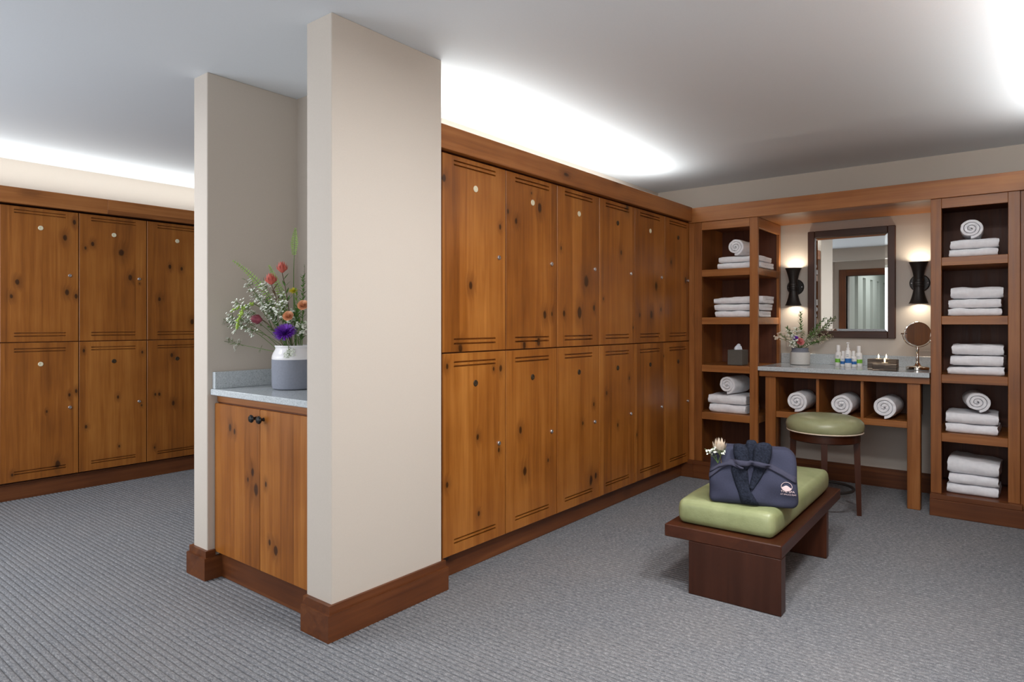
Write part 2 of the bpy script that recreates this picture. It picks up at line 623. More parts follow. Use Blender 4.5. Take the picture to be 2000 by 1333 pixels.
# wall behind the camera with the doorway seen in the wall mirror
mb = MB()
mb.box(-1.1, -1.0, -0.6, -0.48, -0.05, CEIL)
mb.box(-1.1, -1.0, 1.08, 1.80, -0.05, CEIL)
mb.box(-1.1, -1.0, -0.48, 1.08, -0.05, 0.60)
mb.box(-1.1, -1.0, -0.48, 1.08, 2.22, CEIL)
mb.box(-1.1, -1.0, 2.53, 3.10, -0.05, CEIL)
mb.box(-1.1, -1.0, 5.50, 6.0, -0.05, CEIL)
mb.box(-1.1, -1.0, 3.10, 5.50, -0.05, 0.60)
mb.box(-1.1, -1.0, 3.10, 5.50, 2.22, CEIL)
mb.box(-1.1, -1.0, 1.80, 2.53, 2.06, CEIL)
struct('wall_rear', mb, 'paint_beige')
wn = struct('added_window_1', MB().box(-1.09, -1.01, 3.10, 3.15, 0.60, 2.22).box(-1.09, -1.01, 5.45, 5.50, 0.60, 2.22).box(-1.09, -1.01, 3.15, 5.45, 0.60, 0.65).box(-1.09, -1.01, 3.15, 5.45, 2.17, 2.22), 'paint_white')  # frame of an invented window, unseen, added to let in fill light
wn2 = struct('added_window_2', MB().box(-1.09, -1.01, -0.48, -0.43, 0.60, 2.22).box(-1.09, -1.01, 1.03, 1.08, 0.60, 2.22).box(-1.09, -1.01, -0.43, 1.03, 0.60, 0.65).box(-1.09, -1.01, -0.43, 1.03, 2.17, 2.22), 'paint_white')  # second made-up window frame, added behind the camera for more fill
struct('mullion', MB().box(-1.05, -1.01, 0.28, 0.32, 0.65, 2.17), 'paint_white', wn2)
for my in (3.90, 4.68):
    struct('mullion', MB().box(-1.05, -1.01, my - 0.02, my + 0.02, 0.65, 2.17), 'paint_white', wn)
struct('trim_1', box(-0.62, -0.45, -0.58, 6.0, 2.28, CEIL), 'paint_beige')      # dropped beam
struct('trim_2', box(-1.0, -0.9, 2.72, 2.95, -0.05, CEIL), 'paint_beige')       # shallow pilaster
d1 = struct('door_1', MB().box(-1.13, -0.975, 2.53, 2.64, 0, 2.17, bev=0.004), 'pine_base_z')
struct('door_jamb', MB().box(-1.13, -0.975, 1.69, 1.80, 0, 2.17, bev=0.004), 'pine_base_z', d1)
struct('door_head', MB().box(-1.13, -0.975, 1.80, 2.53, 2.06, 2.17, bev=0.004), 'pine_base_y', d1)
# white corridor beyond it, with tall recesses along one side
mb = MB()
xx = -1.1
for i in range(5):
    mb.box(xx - 0.42, xx, 2.50, 2.95, 0, CEIL)
    mb.box(xx - 0.70, xx - 0.42, 2.50, 2.95, 2.10, CEIL)
    mb.box(xx - 0.70, xx - 0.42, 2.80, 2.95, 0, 2.10)
    xx -= 0.70
mb.box(-5.2, xx, 2.50, 2.95, 0, CEIL)
struct('wall_corridor_left', mb, 'paint_white')
struct('wall_corridor_right', box(-5.2, -1.1, 1.0, 1.1, 0, CEIL), 'paint_white')
struct('wall_corridor_end', box(-5.2, -5.1, 1.1, 2.5, 0, CEIL), 'paint_white')
xx = -1.1
for i in range(4):
    o = MB().lathe([(0.0, 0.0), (0.045, 0.0), (0.05, 0.012), (0.03, 0.03), (0.034, 0.05), (0.0, 0.06)], 16,
                   Matrix.Translation((xx - 0.56, 2.80, 1.42)) @ Matrix.Rotation(PI / 2, 4, 'X'), caps=False).build('corridor_wall_knob', 'chrome', smooth=40)
    tag(o, 'round chrome knob in a white corridor recess, %s from the left in the wall mirror' % ('first', 'second', 'third', 'fourth')[i], 'knob', 'chrome knobs in the corridor seen in the mirror')
    xx -= 0.70


# ------------------------------------------------------------------ baseboards
def baseboard(name, lower, upper, mats):
    """lower / upper: lists of boxes; the upper, thinner board is a part"""
    a = MB()
    for bx in lower:
        a.box(*bx, bev=0.0)
    o = struct(name, a, mats)
    b = MB()
    for bx in upper:
        b.box(*bx, bev=0.0)
    struct('cap_board', b, mats, o)
    return o


baseboard('baseboard_island_front',
          [(1.555, 1.5855, 2.1725, 2.337, 0, 0.107), (1.555, 2.226, 2.152, 2.1725, 0, 0.107), (2.2, 2.226, 2.1725, 2.262, 0, 0.107)],
          [(1.566, 1.5855, 2.1725, 2.337, 0.107, 0.139), (1.566, 2.217, 2.160, 2.1725, 0.107, 0.139), (2.2, 2.217, 2.1725, 2.225, 0.107, 0.139)], 'pine_base_x')
baseboard('baseboard_island_rear',
          [(1.560, 1.5855, 3.1665, 3.2995, 0, 0.107), (1.560, 1.645, 3.142, 3.1665, 0, 0.107), (1.560, XB, 3.2995, 3.326, 0, 0.107)],
          [(1.570, 1.5855, 3.1665, 3.2995, 0.107, 0.139), (1.570, 1.619, 3.150, 3.1665, 0.107, 0.139), (1.570, XB, 3.2995, 3.318, 0.107, 0.139)], 'pine_base_x')
baseboard('baseboard_back', [(5.683, XB + 0.001, 0.535, 1.72, 0, 0.125)], [(5.690, XB + 0.001, 0.535, 1.72, 0.125, 0.142)], 'pine_base_y')
baseboard('baseboard_left', [(-1.0, XB, 5.645, 5.67, 0, 0.105)], [(-1.0, XB, 5.650, 5.67, 0.105, 0.118)], 'pine_base_x')
baseboard('baseboard_lockers', [(2.226, 5.14, 2.268, 2.29, 0, 0.105)], [(2.226, 5.14, 2.272, 2.29, 0.105, 0.118)], 'pine_base_x')
baseboard('baseboard_right', [(2.6, 5.06, -0.10, -0.08, 0, 0.105)], [(2.6, 5.06, -0.10, -0.084, 0.105, 0.118)], 'pine_base_x')

baseboard('baseboard_corner', [(5.072, 5.14, 2.1655, 2.267, 0, 0.107)], [(5.084, 5.14, 2.1655, 2.2675, 0.107, 0.138)], 'pine_base_y')
# top boards over the locker rows and the shelving
o = struct('trim_3', box(2.2, 5.092, 2.180, 2.212, 2.077, 2.192, bev=0.002), 'pine_x')
o = struct('trim_4', box(5.09, 5.125, -0.55, 2.212, 2.066, 2.186, bev=0.002), 'pine_y')
o = struct('trim_5', box(-1.0, 2.02, 5.585, 5.615, 2.092, 2.205, bev=0.002), 'pine_x')
o = struct('trim_6', box(2.02, XB, 5.585, 5.615, 2.092, 2.205, bev=0.002), 'pine_x')
o = struct('trim_7', box(2.6, 5.09, -0.05, -0.018, 2.077, 2.192, bev=0.002), 'pine_x')
for nm, bx in (('trim_11', (2.2, 5.70, 2.212, 2.779, 2.078, 2.092)), ('trim_12', (-1.0, XB, 5.615, 6.0, 2.092, 2.104)), ('trim_13', (2.6, 5.09, -0.58, -0.05, 2.078, 2.092))):
    struct(nm, box(*bx), 'pine_dark')
# board that closes the cabinets from above, its underside shows over the mirror
struct('trim_8', box(5.125, XB - 0.001, 0.50, 1.70, 2.066, 2.086), 'pine_y')

# ------------------------------------------------------------------ bodies of the added ceiling fill lamps, out of view
for i, (lx, ly, lp) in enumerate(FILL_LAMPS):
    t = thing('added_fill_lamp', 'added round white ceiling fill lamp, unseen, %s from the doorway' % ('fourth', 'third', 'first', 'second')[i], 'lamp', (lx, ly, CEIL - 0.07), 0, 'added unseen fill lamps round the camera')
    MB().lathe([(0.17, 0.07), (0.215, 0.07), (0.215, 0.0), (0.19, 0.0), (0.185, 0.012), (0.17, 0.012)], 32, caps=False).build('rim', 'paint_white', t, 40)
    MB().lathe([(0.0, 0.03), (0.18, 0.03), (0.18, 0.034), (0.0, 0.034)], 32, caps=False).build('diffuser', 'bulb', t, 40)

# ================================================================== LOCKERS
PW = 0.4827          # width of a locker column
DW = PW - 0.0055


def door_mesh(name, h, grooves):
    """flat door with two pairs of milled slots, local x width, z up, front at y=0"""
    xs = [0.0, 0.002, 0.08, 0.396, DW - 0.002, DW]
    zs = [0.0, 0.002]
    for g in grooves:
        zs += [g - 0.0042, g + 0.0042]
    zs = sorted(zs) + [h - 0.002, h]
    mb = MB()
    D = 0.014
    nx, nz = len(xs), len(zs)

    def yy(i, j):
        return 0.002 if (i in (0, nx - 1) or j in (0, nz - 1)) else 0.0
    gv = {}
    for j in range(nz):
        for i in range(nx):
            gv[(i, j)] = len(mb.v)
            mb.v.append((xs[i], yy(i, j), zs[j]))
    for j in range(nz - 1):
        mid = (zs[j] + zs[j + 1]) / 2
        isg = any(abs(mid - g) < 0.002 for g in grooves)
        for i in range(nx - 1):
            q = [gv[(i, j)], gv[(i + 1, j)], gv[(i + 1, j + 1)], gv[(i, j + 1)]]
            if isg and i == 2:
                o = len(mb.v)
                for qi in q:
                    p = mb.v[qi]
                    mb.v.append((p[0], D, p[2] * 0.9 + mid * 0.1))
                r = [o, o + 1, o + 2, o + 3]
                mb.f.append(tuple(r))
                for e in range(4):
                    mb.f.append((q[e], q[(e + 1) % 4], r[(e + 1) % 4], r[e]))
            else:
                mb.f.append(tuple(q))
    # sides and back
    T = 0.02
    rim = [gv[(i, 0)] for i in range(nx)] + [gv[(nx - 1, j)] for j in range(1, nz)] + [gv[(i, nz - 1)] for i in range(nx - 2, -1, -1)] + [gv[(0, j)] for j in range(nz - 2, 0, -1)]
    o = len(mb.v)
    for r in rim:
        p = mb.v[r]
        mb.v.append((p[0], T, p[2]))
    n = len(rim)
    for i in range(n):
        mb.f.append((rim[i], rim[(i + 1) % n], o + (i + 1) % n, o + i))
    mb.f.append(tuple(o + i for i in range(n)))
    return mb.mesh(name, 'pine_door')


UZ, LZ = 1.109, 0.122
ME_U = door_mesh('locker_door', 2.070 - UZ, [2.044 - UZ, 2.024 - UZ, 1.172 - UZ, 1.150 - UZ])
ME_L = door_mesh('locker_door', 1.103 - LZ, [1.060 - LZ, 1.040 - LZ, 0.193 - LZ, 0.176 - LZ])
ME_BODY = MB().box(0, PW, 0.0215, 0.37, LZ - 0.004, 2.072).mesh('locker_body', 'pine_dark')
RX = Matrix.Rotation(PI / 2, 4, 'X')       # turns +z of a lathe to -y (front)
bm_ = [(0.0, -0.001), (0.0165, -0.001), (0.0165, 0.002), (0.0150, 0.0035), (0.0065, 0.0035), (0.0055, 0.002), (0.0, 0.002)]
ME_BP = MB().lathe(bm_, 20, RX, caps=False).mesh('number_badge', 'badge_pale', 30)
ME_BD = MB().lathe(bm_, 20, RX, caps=False).mesh('number_badge', 'badge_dark', 30)
mb = MB().lathe([(0.0, -0.001), (0.0115, -0.001), (0.0115, 0.006), (0.010, 0.008), (0.007, 0.008), (0.0065, 0.0065), (0.0, 0.0065)], 16, RX, caps=False)
ME_LK = mb.mesh('lock', 'steel', 30)
ME_KS = box(-0.0012, 0.0012, -0.0072, -0.006, -0.0045, 0.0045).mesh('key_slot', 'groove_dark')
ME_BN = box(-0.0012, 0.0012, -0.0028, -0.0018, -0.0035, 0.0035).mesh('badge_mark', 'badge_dark')

KR = {(0, 'U'): [(0.202, 0.33, 0.016), (0.433, 0.652, 0.009), (0.012, 0.838, 0.014), (0.126, 0.018, 0.018)], (1, 'U'): [(0.017, 0.742, 0.014), (0.087, 0.699, 0.013), (0.306, 0.803, 0.02), (0.356, 0.189, 0.018), (0.428, 0.197, 0.014), (0.161, 0.017, 0.014), (0.294, 0.035, 0.018), (0.227, 0.873, 0.007)], (2, 'U'): [(0.324, 0.405, 0.03), (0.246, 0.204, 0.026), (0.416, 0.24, 0.013), (0.071, 0.202, 0.013), (0.041, 0.592, 0.009)], (3, 'U'): [(0.287, 0.625, 0.016), (0.049, 0.302, 0.008), (0.373, 0.952, 0.02), (0.457, 0.111, 0.008)], (4, 'U'): [(0.334, 0.418, 0.028), (0.255, 0.209, 0.022), (0.075, 0.2, 0.012), (0.414, 0.247, 0.012)], (5, 'U'): [(0.379, 0.493, 0.02), (0.109, 0.616, 0.012)], (0, 'L'): [(0.032, 0.92, 0.01), (0.438, 0.89, 0.013), (0.38, 0.89, 0.008), (0.254, 0.549, 0.012), (0.032, 0.348, 0.012), (0.422, 0.46, 0.009), (0.262, 0.159, 0.009)], (1, 'L'): [(0.126, 0.537, 0.015), (0.165, 0.306, 0.02), (0.389, 0.331, 0.009)], (2, 'L'): [(0.281, 0.501, 0.011), (0.412, 0.609, 0.011), (0.377, 0.122, 0.024), (0.435, 0.142, 0.014)], (3, 'L'): [(0.091, 0.667, 0.011), (0.401, 0.744, 0.011), (0.239, 0.435, 0.012)], (4, 'L'): [(0.464, 0.877, 0.008), (0.031, 0.334, 0.008)], (5, 'L'): []}
KL = {(0, 'U'): [(0.39, 0.765, 0.016), (0.098, 0.424, 0.015), (0.064, 0.323, 0.014), (0.402, 0.36, 0.015), (0.462, 0.335, 0.012), (0.451, 0.889, 0.013)], (1, 'U'): [(0.09, 0.739, 0.012), (0.041, 0.703, 0.009), (0.291, 0.689, 0.024), (0.356, 0.496, 0.016), (0.424, 0.451, 0.006)], (2, 'U'): [(0.273, 0.592, 0.012), (0.096, 0.331, 0.014), (0.178, 0.604, 0.012), (0.361, 0.145, 0.016)], (0, 'L'): [(0.418, 0.587, 0.011), (0.462, 0.614, 0.011), (0.275, 0.479, 0.007), (0.344, 0.085, 0.018), (0.069, 0.054, 0.01)], (1, 'L'): [(0.03, 0.913, 0.01), (0.445, 0.888, 0.01), (0.267, 0.543, 0.01), (0.045, 0.337, 0.01), (0.275, 0.156, 0.007), (0.44, 0.461, 0.007)], (2, 'L'): [(0.193, 0.856, 0.013), (0.062, 0.541, 0.009), (0.094, 0.538, 0.009), (0.205, 0.453, 0.014), (0.057, 0.106, 0.009)]}


def mobj(name, me, parent, loc=(0, 0, 0)):
    o = bpy.data.objects.new(name, me)
    COL.objects.link(o)
    o.parent = parent
    o.location = loc
    return o


rng = random.Random(5)


def locker(loc, rz, label, group, ku, kl, badge=('p', 'd')):
    t = thing('locker', label, 'locker', loc, rz, group)
    mobj('body', ME_BODY, t)
    for me, z0, ks, bd, bz, lz in ((ME_U, UZ, ku, badge[0], 1.930, 1.597), (ME_L, LZ, kl, badge[1], 0.947, 0.617)):
        d = mobj('door', me, t, (0.002, 0, z0))
        if ks is None:
            ks = [(rng.uniform(.03, .45), rng.uniform(.05, .9), rng.uniform(.008, .018)) for _ in range(4)]
        for i in range(8):
            d['knot%d' % (i + 1)] = ks[i] if i < len(ks) else (50.0, 50.0, 0.001)
        b = mobj('number_badge', ME_BP if bd == 'p' else ME_BD, d, (0.238, 0, bz - z0))
        b['label'] = 'small pale round number badge' if bd == 'p' else 'small dark round number badge'
        l = mobj('lock', ME_LK, d, (0.421, 0, lz - z0))
        l['label'] = 'round steel cam lock'
    return t


ORD = ('first', 'second', 'third', 'fourth', 'fifth', 'sixth')
BADG = [('p', 'd'), ('p', 'd'), ('p', 'd'), ('d', 'd'), ('p', 'd'), ('d', 'd')]
NOTE = ('beside the big beige pillar', 'dark knot beside its upper badge', 'with two long dark upper-door knots',
        'midway along', 'with two dark oval upper-door knots', 'next to the shelf tower in the corner')
for i in range(6):
    locker((2.247 + i * PW, 2.215, 0), 0, '%s pine locker from the pillar, right-hand row, %s' % (ORD[i], NOTE[i]), 'right-hand row of pine lockers', KR[(i, 'U')], KR[(i, 'L')], BADG[i])
NL = {0: 'leftmost two-door pine locker of the far left row, cut by the picture edge', 1: 'middle two-door pine locker of the far left row', 2: 'two-door pine locker of the far left row half hidden by the niche wall'}
for i in range(-1, 5):
    locker((1.352 + i * PW, 5.615, 0.008), 0, NL.get(i, 'pine locker of the far left row out of sight, %s' % ('left of the picture' if i < 0 else ('first behind the niche wall' if i == 3 else 'second behind the niche wall'))), 'far left row of pine lockers',
           KL.get((i, 'U')), KL.get((i, 'L')), ('p', 'p' if i == 0 else 'd'))
for i in range(5):
    locker((5.06 - i * PW, -0.055, 0), PI, '%s pine locker from the right shelf tower beyond the right picture edge' % ORD[i], 'pine lockers right of the picture', None, None)

# ================================================================== NICHE
t = thing('niche_cabinet', 'low pine cabinet with two doors and black knobs set in the wall niche', 'cabinet', (1.62, 2.338, 0))
CW = 0.828
MB().box(0.022, 0.44, 0.001, CW - 0.001, 0.119, 0.896).build('body', 'pine_dark', t)
MB().box(0.014, 0.022, 0.002, CW - 0.002, 0.862, 0.896, bev=0.002).build('top_rail', 'pine_y', t)
MB().box(0.025, 0.05, 0.001, CW - 0.001, 0.0, 0.119, bev=0.001).build('plinth', 'pine_base_y', t)
for j, (y0, ky) in enumerate(((0.004, CW / 2 - 0.032), (CW / 2 + 0.0015, CW / 2 + 0.032))):
    d = bpy.data.objects.new('door', MB().box(0, 0.02, 0, CW / 2 - 0.0055, 0, 0.731, bev=0.003).mesh('door', 'pine_door'))
    COL.objects.link(d)
    d.parent = t
    d.location = (0, y0, 0.126)
    # the material reads knots as (x across, z up): turn the door's own axes so that its width is local x
    me = d.data
    for vv in me.vertices:
        vv.co = Vector((vv.co.y, -vv.co.x, vv.co.z))
    d.rotation_euler = (0, 0, PI / 2)
    me.flip_normals()
    bmx = bmesh.new(); bmx.from_mesh(me); bmesh.ops.recalc_face_normals(bmx, faces=bmx.faces); bmx.to_mesh(me); bmx.free()
    ks = [[(0.28, 0.12, .015), (0.33, 0.145, .01), (0.36, 0.40, .010)], [(0.03, 0.36, .022), (0.06, 0.44, .015), (0.10, 0.40, .01), (0.26, 0.625, .012), (0.22, 0.61, .01)]][j]
    for i in range(8):
        d['knot%d' % (i + 1)] = ks[i] if i < len(ks) else (50.0, 50.0, 0.001)
    kb = MB().lathe([(0.0, 0.0), (0.009, 0.0), (0.007, 0.006), (0.007, 0.014), (0.016, 0.019), (0.0185, 0.024), (0.014, 0.031), (0.0, 0.033)], 18, Matrix.Rotation(-PI / 2, 4, 'X'), caps=False)
    k2 = kb.build('knob', 'black_gloss', d, 40, (ky - y0, 0.0, 0.690))
    k2['label'] = 'round black door knob'

t = thing('niche_countertop', 'speckled grey stone countertop with low upstands in the wall niche', 'countertop', (1.60, 2.338, 0.898))
MB().box(0, 0.486, 0.001, CW - 0.001, 0, 0.030, bev=0.003).build('slab', 'quartz', t)
MB().box(0.01, 0.486, CW - 0.029, CW - 0.001, 0.030, 0.113, bev=0.002).build('upstand', 'quartz', t)
MB().box(0.01, 0.486, 0.001, 0.029, 0.030, 0.113, bev=0.002).build('upstand', 'quartz', t)
MB().box(0.460, 0.486, 0.029, CW - 0.029, 0.030, 0.113, bev=0.002).build('upstand', 'quartz', t)


# ================================================================== SHELF TOWERS
def tower(name, label, y_right, y_left, sw, open_right, base_x):
    """front at x=0 of the tower, y from 0 (right) to W (left)"""
    t = thing(name, label, 'shelf', (5.10, y_right, 0))
    W = y_left - y_right
    DEP = 0.58
    for y0, y1 in ((0, sw), (W - sw, W)):
        MB().box(0, 0.03, y0, y1, 0.138, 2.066, bev=0.002).build('stile', 'pine_z', t)
    MB().box(0.001, 0.03, sw, W - sw, 2.0, 2.066, bev=0.002).build('top_rail', 'pine_y', t)
    MB().box(DEP - 0.02, DEP, 0.004, W, 0.138, 2.064).build('back_panel', 'pine_dark', t)
    MB().box(0.03, DEP - 0.02, W - 0.02, W, 0.138, 2.064).build('side_panel', 'pine_z', t)
    if open_right:
        MB().box(0.03, DEP, 0.0, 0.022, 1.985, 2.064, bev=0.002).build('side_rail', 'pine_x', t)
        MB().box(DEP - 0.045, DEP, 0.0, 0.022, 0.138, 1.985, bev=0.002).build('back_post', 'pine_z', t)
    else:
        MB().box(0.03, DEP - 0.02, 0, 0.02, 0.138, 2.064).build('side_panel', 'pine_z', t)
    MB().box(0.03, DEP - 0.02, 0.02, W - 0.02, 2.045, 2.064).build('top_panel', 'pine_dark', t)
    for zt in (1.680, 1.297, 0.916, 0.534):
        s = MB()
        s.box(0.0015, 0.03, sw, W - sw, zt - 0.055, zt, bev=0.002)
        s.box(0.03, DEP - 0.021, 0.003 if open_right else 0.021, W - 0.021, zt - 0.055, zt, bev=0.002)
        s.build('shelf', 'pine_y', t)
    MB().box(0.03, DEP - 0.021, 0.021, W - 0.021, 0.118, 0.138).build('shelf', 'pine_dark', t)
    b = MB().box(base_x, 0.03, -0.02, W + 0.0, 0, 0.107, bev=0.002).build('plinth', 'pine_base_y', t)
    MB().box(base_x + 0.013, 0.03, -0.012, W, 0.107, 0.138, bev=0.002).build('cap_board', 'pine_base_y', b)
    return t


tower('shelf_tower', 'tall open pine shelf tower in the corner left of the mirror, open to its side', 1.658, 2.165, 0.062, True, -0.030)
tower('shelf_tower', 'tall open pine shelf tower full of towels right of the mirror', 0.070, 0.537, 0.060, False, -0.055)
struct('trim_9', box(5.112, 5.14, -0.06, 0.069, 0, 2.066, bev=0.002), 'pine_z')
struct('trim_10', box(5.105, 5.14, 2.166, 2.214, 0.107, 2.066, bev=0.002), 'pine_z')

# ================================================================== VANITY
t = thing('vanity_table', 'pine vanity table with a row of three open cubbyholes below the mirror', 'table', (5.125, 0.541, 0))
VW = 1.11
MB().box(-0.02, 0.01, 0.001, VW - 0.001, 0.846, 0.889, bev=0.002).build('apron', 'pine_y', t)
MB().box(0.01, 0.57, 0.001, VW - 0.001, 0.872, 0.889).build('top_board', 'pine_dark', t)
for y0, y1 in ((0.057, 0.134), (0.992, 1.069)):
    MB().box(0, 0.072, y0, y1, 0, 0.846, bev=0.003).build('leg', 'pine_z', t)
MB().box(0.012, 0.50, 0.134, 0.992, 0.540, 0.585, bev=0.002).build('cubby_floor', 'pine_y', t)
MB().box(0.48, 0.50, 0.10, 1.03, 0.585, 0.872).build('cubby_back', 'pine_dark', t)
for y0 in (0.114, 0.398, 0.690, 0.992):
    MB().box(0.014 if 0.2 < y0 < 0.9 else 0.073, 0.48, y0, y0 + 0.020, 0.585 if 0.2 < y0 < .9 else 0.54, 0.872, bev=0.001).build('divider', 'pine_z', t)
t = thing('vanity_countertop', 'polished speckled grey stone countertop with backsplash below the mirror', 'countertop', (5.08, 0.541, 0.890))
MB().box(0, 0.622, 0.001, 1.112, 0, 0.032, bev=0.003).build('slab', 'quartz', t)
MB().box(0.600, 0.622, 0.001, 1.112, 0.032, 0.114, bev=0.002).build('backsplash', 'quartz', t)

# wall mirror with a bevelled edge
t = thing('wall_mirror', 'large rectangular wall mirror in a dark brown wooden frame', 'mirror', (XB - 0.001, 0.822, 1.134))
MWid, MH, FWd = 0.622, 0.858, 0.052
for y0, y1 in ((0, FWd), (MWid - FWd, MWid)):
    MB().box(-0.035, 0, y0, y1, 0, MH, bev=0.004).build('frame_stile', 'frame_wood', t)
for z0, z1 in ((0, FWd), (MH - FWd, MH)):
    MB().box(-0.0345, 0, FWd, MWid - FWd, z0, z1, bev=0.004).build('frame_rail', 'frame_wood_y', t)
mb = MB()
a0, a1, c0, c1, bv = FWd - 0.004, MWid - FWd + 0.004, FWd - 0.004, MH - FWd + 0.004, 0.024
o4 = [(-0.012, a0, c0), (-0.012, a1, c0), (-0.012, a1, c1), (-0.012, a0, c1)]
i4 = [(-0.0150, a0 + bv, c0 + bv), (-0.0150, a1 - bv, c0 + bv), (-0.0150, a1 - bv, c1 - bv), (-0.0150, a0 + bv, c1 - bv)]
b4 = [(-0.004, y, z) for (_, y, z) in o4]
mb.add(o4 + i4 + b4, [(4, 5, 6, 7)] + [(i, (i + 1) % 4, 4 + (i + 1) % 4, 4 + i) for i in range(4)] + [(8 + i, 8 + (i + 1) % 4, (i + 1) % 4, i) for i in range(4)] + [(11, 10, 9, 8)])
mb.build('glass', 'mirror_glass', t)

# sconces
for sy, lab in ((1.545, 'black double-cone wall sconce left of the mirror, above the small vase'), (0.668, 'black double-cone wall sconce right of the mirror, above the round makeup mirror')):
    t = thing('wall_sconce', lab, 'wall lamp', (XB - 0.001, sy, 1.548), 0, 'black sconces flanking the mirror')
    RY = Matrix.Rotation(-PI / 2, 4, 'Y')
    MB().lathe([(0.0, 0.0), (0.066, 0.0), (0.066, 0.012), (0.060, 0.018), (0.0, 0.018)], 32, RY, caps=False).build('backplate', 'black_metal', t, 40)
    for s in (-1, 1):
        MB().lathe([(0.0, 0.0), (0.004, 0.0), (0.004, 0.003), (0.0, 0.004)], 10, Matrix.Translation((-0.018, s * 0.052, 0)) @ RY, caps=False).build('screw', 'steel', t, 40)
    MB().tube([(-0.015, 0, 0), (-0.060, 0, 0)], 0.018, 14).build('arm', 'black_metal', t, 40)
    A = Matrix.Translation((-0.070, 0, 0))
    MB().lathe([(0.0, -0.035), (0.036, -0.035), (0.037, -0.026), (0.0345, -0.024), (0.037, -0.022), (0.037, -0.012), (0.0345, -0.010), (0.037, -0.008), (0.037, 0.008), (0.0345, 0.010), (0.037, 0.012), (0.037, 0.024), (0.0345, 0.026), (0.036, 0.035), (0.0, 0.035)], 28, A, caps=False).build('collar', 'black_metal', t, 30)
    for s in (1, -1):
        outer = [(0.031, 0.030), (0.034, 0.055), (0.040, 0.085), (0.048, 0.115), (0.057, 0.140), (0.0635, 0.153)]
        prof = outer + [(r - 0.002, z) for r, z in reversed(outer)]
        prof = [(0.0, 0.030)] + prof + [(0.0, 0.034)]
        sh = MB().lathe([(r, z * s) for r, z in prof], 32, A, caps=False).build('shade', 'black_metal', t, 50)
        MB().lathe([(0.0, 0.045 * s), (0.02, 0.05 * s), (0.026, 0.075 * s), (0.018, 0.1 * s), (0.0, 0.108 * s)], 16, A, caps=False).build('bulb', 'bulb', sh, 60)
        l = bpy.data.lights.new('sconce_light', 'AREA')
        l.shape = 'DISK'; l.size = 0.085; l.energy = 0.9 if s > 0 else 0.6; l.color = (1.0, 0.88, 0.70)
        lo = bpy.data.objects.new('sconce_light', l)
        COL.objects.link(lo)
        lo.location = (XB - 0.001 - 0.070, sy, 1.548 + s * 0.132)
        lo.rotation_euler = (0, 0, 0) if s < 0 else (PI, 0, 0)

# wall outlets over the backsplash
for oy, oz, lab in ((1.560, 1.085, 'small pale outlet plate on the wall behind the small vase'), (0.640, 1.075, 'small pale outlet plate on the wall behind the makeup mirror')):
    t = thing('outlet_plate', lab, 'outlet', (XB - 0.001, oy, oz), 0, 'outlet plates above the backsplash')
    MB().box(-0.006, 0, -0.058, 0.058, -0.036, 0.036, bev=0.003).build('plate', 'paint_beige', t)
    for s in (-1, 1):
        MB().box(-0.0075, -0.005, s * 0.024 - 0.016, s * 0.024 + 0.016, -0.014, 0.014, bev=0.001).build('socket', 'paint_beige', t)

# ================================================================== TOWELS
def yu(u, x):
    """y of the point at picture column u on the plane x"""
    a = (u - 1000) / FPX
    return x * (math.sin(YAW) - a * math.cos(YAW)) / (math.cos(YAW) + a * math.sin(YAW))


def folded(W, D, h, seed, wedge=0.0, layers=2):
    """folded towel: fold towards -x, slits open at the back; centred on y, front at x=0"""
    r = random.Random(seed)
    ofs = Vector((r.uniform(0, 50), r.uniform(0, 50), 0))
    rr = h * 0.5
    out = []
    out += [(D, 0.0), (D * .66, 0.0), (D * .33, 0.0)]
    for i in range(9):
        a = -PI / 2 - PI * i / 8
        out.append((rr * .8 + math.cos(a) * rr * .8, h / 2 + math.sin(a) * rr))
    out += [(D * .33, h), (D * .66, h), (D, h)]
    e = 0.0018
    cuts = [h * (i + 1) / layers for i in range(layers - 1)][::-1]
    for c in cuts:
        out += [(D, c + e), (D * .25, c + e * .4), (D * .25, c - e * .4), (D, c - e)]
    n = len(out)
    ny = 15
    mb = MB()
    vs, fs = [], []
    for j in range(ny):
        s = j / (ny - 1)
        y = (s - .5) * W
        edge = min(s, 1 - s)
        rnd = 1 - 0.35 * max(0, 1 - edge / 0.03) ** 2
        for (x, z) in out:
            zz = h / 2 + (z - h / 2) * (rnd if 0 < edge < .03 else (0.86 if edge == 0 else 1))
            nz = noise.noise(Vector((x * 14, y * 14, z * 22)) + ofs)
            nx = noise.noise(Vector((y * 18, z * 26, 3.3)) + ofs)
            ny_ = noise.noise(Vector((z * 40, x * 10, 9.1)) + ofs)
            zt = zz + nz * 0.007 * (zz / h) + wedge * (0.5 - s) * (zz / h)
            vs.append((x + nx * 0.006, y + ny_ * 0.006 * (1 if edge < .06 else 0), max(0.0, zt)))
    for j in range(ny - 1):
        for i in range(n):
            k2 = (i + 1) % n
            fs.append((j * n + i, j * n + k2, (j + 1) * n + k2, (j + 1) * n + i))
    fs.append(tuple(range(n)))
    fs.append(tuple((ny - 1) * n + i for i in reversed(range(n))))
    mb.add(vs, fs)
    return mb


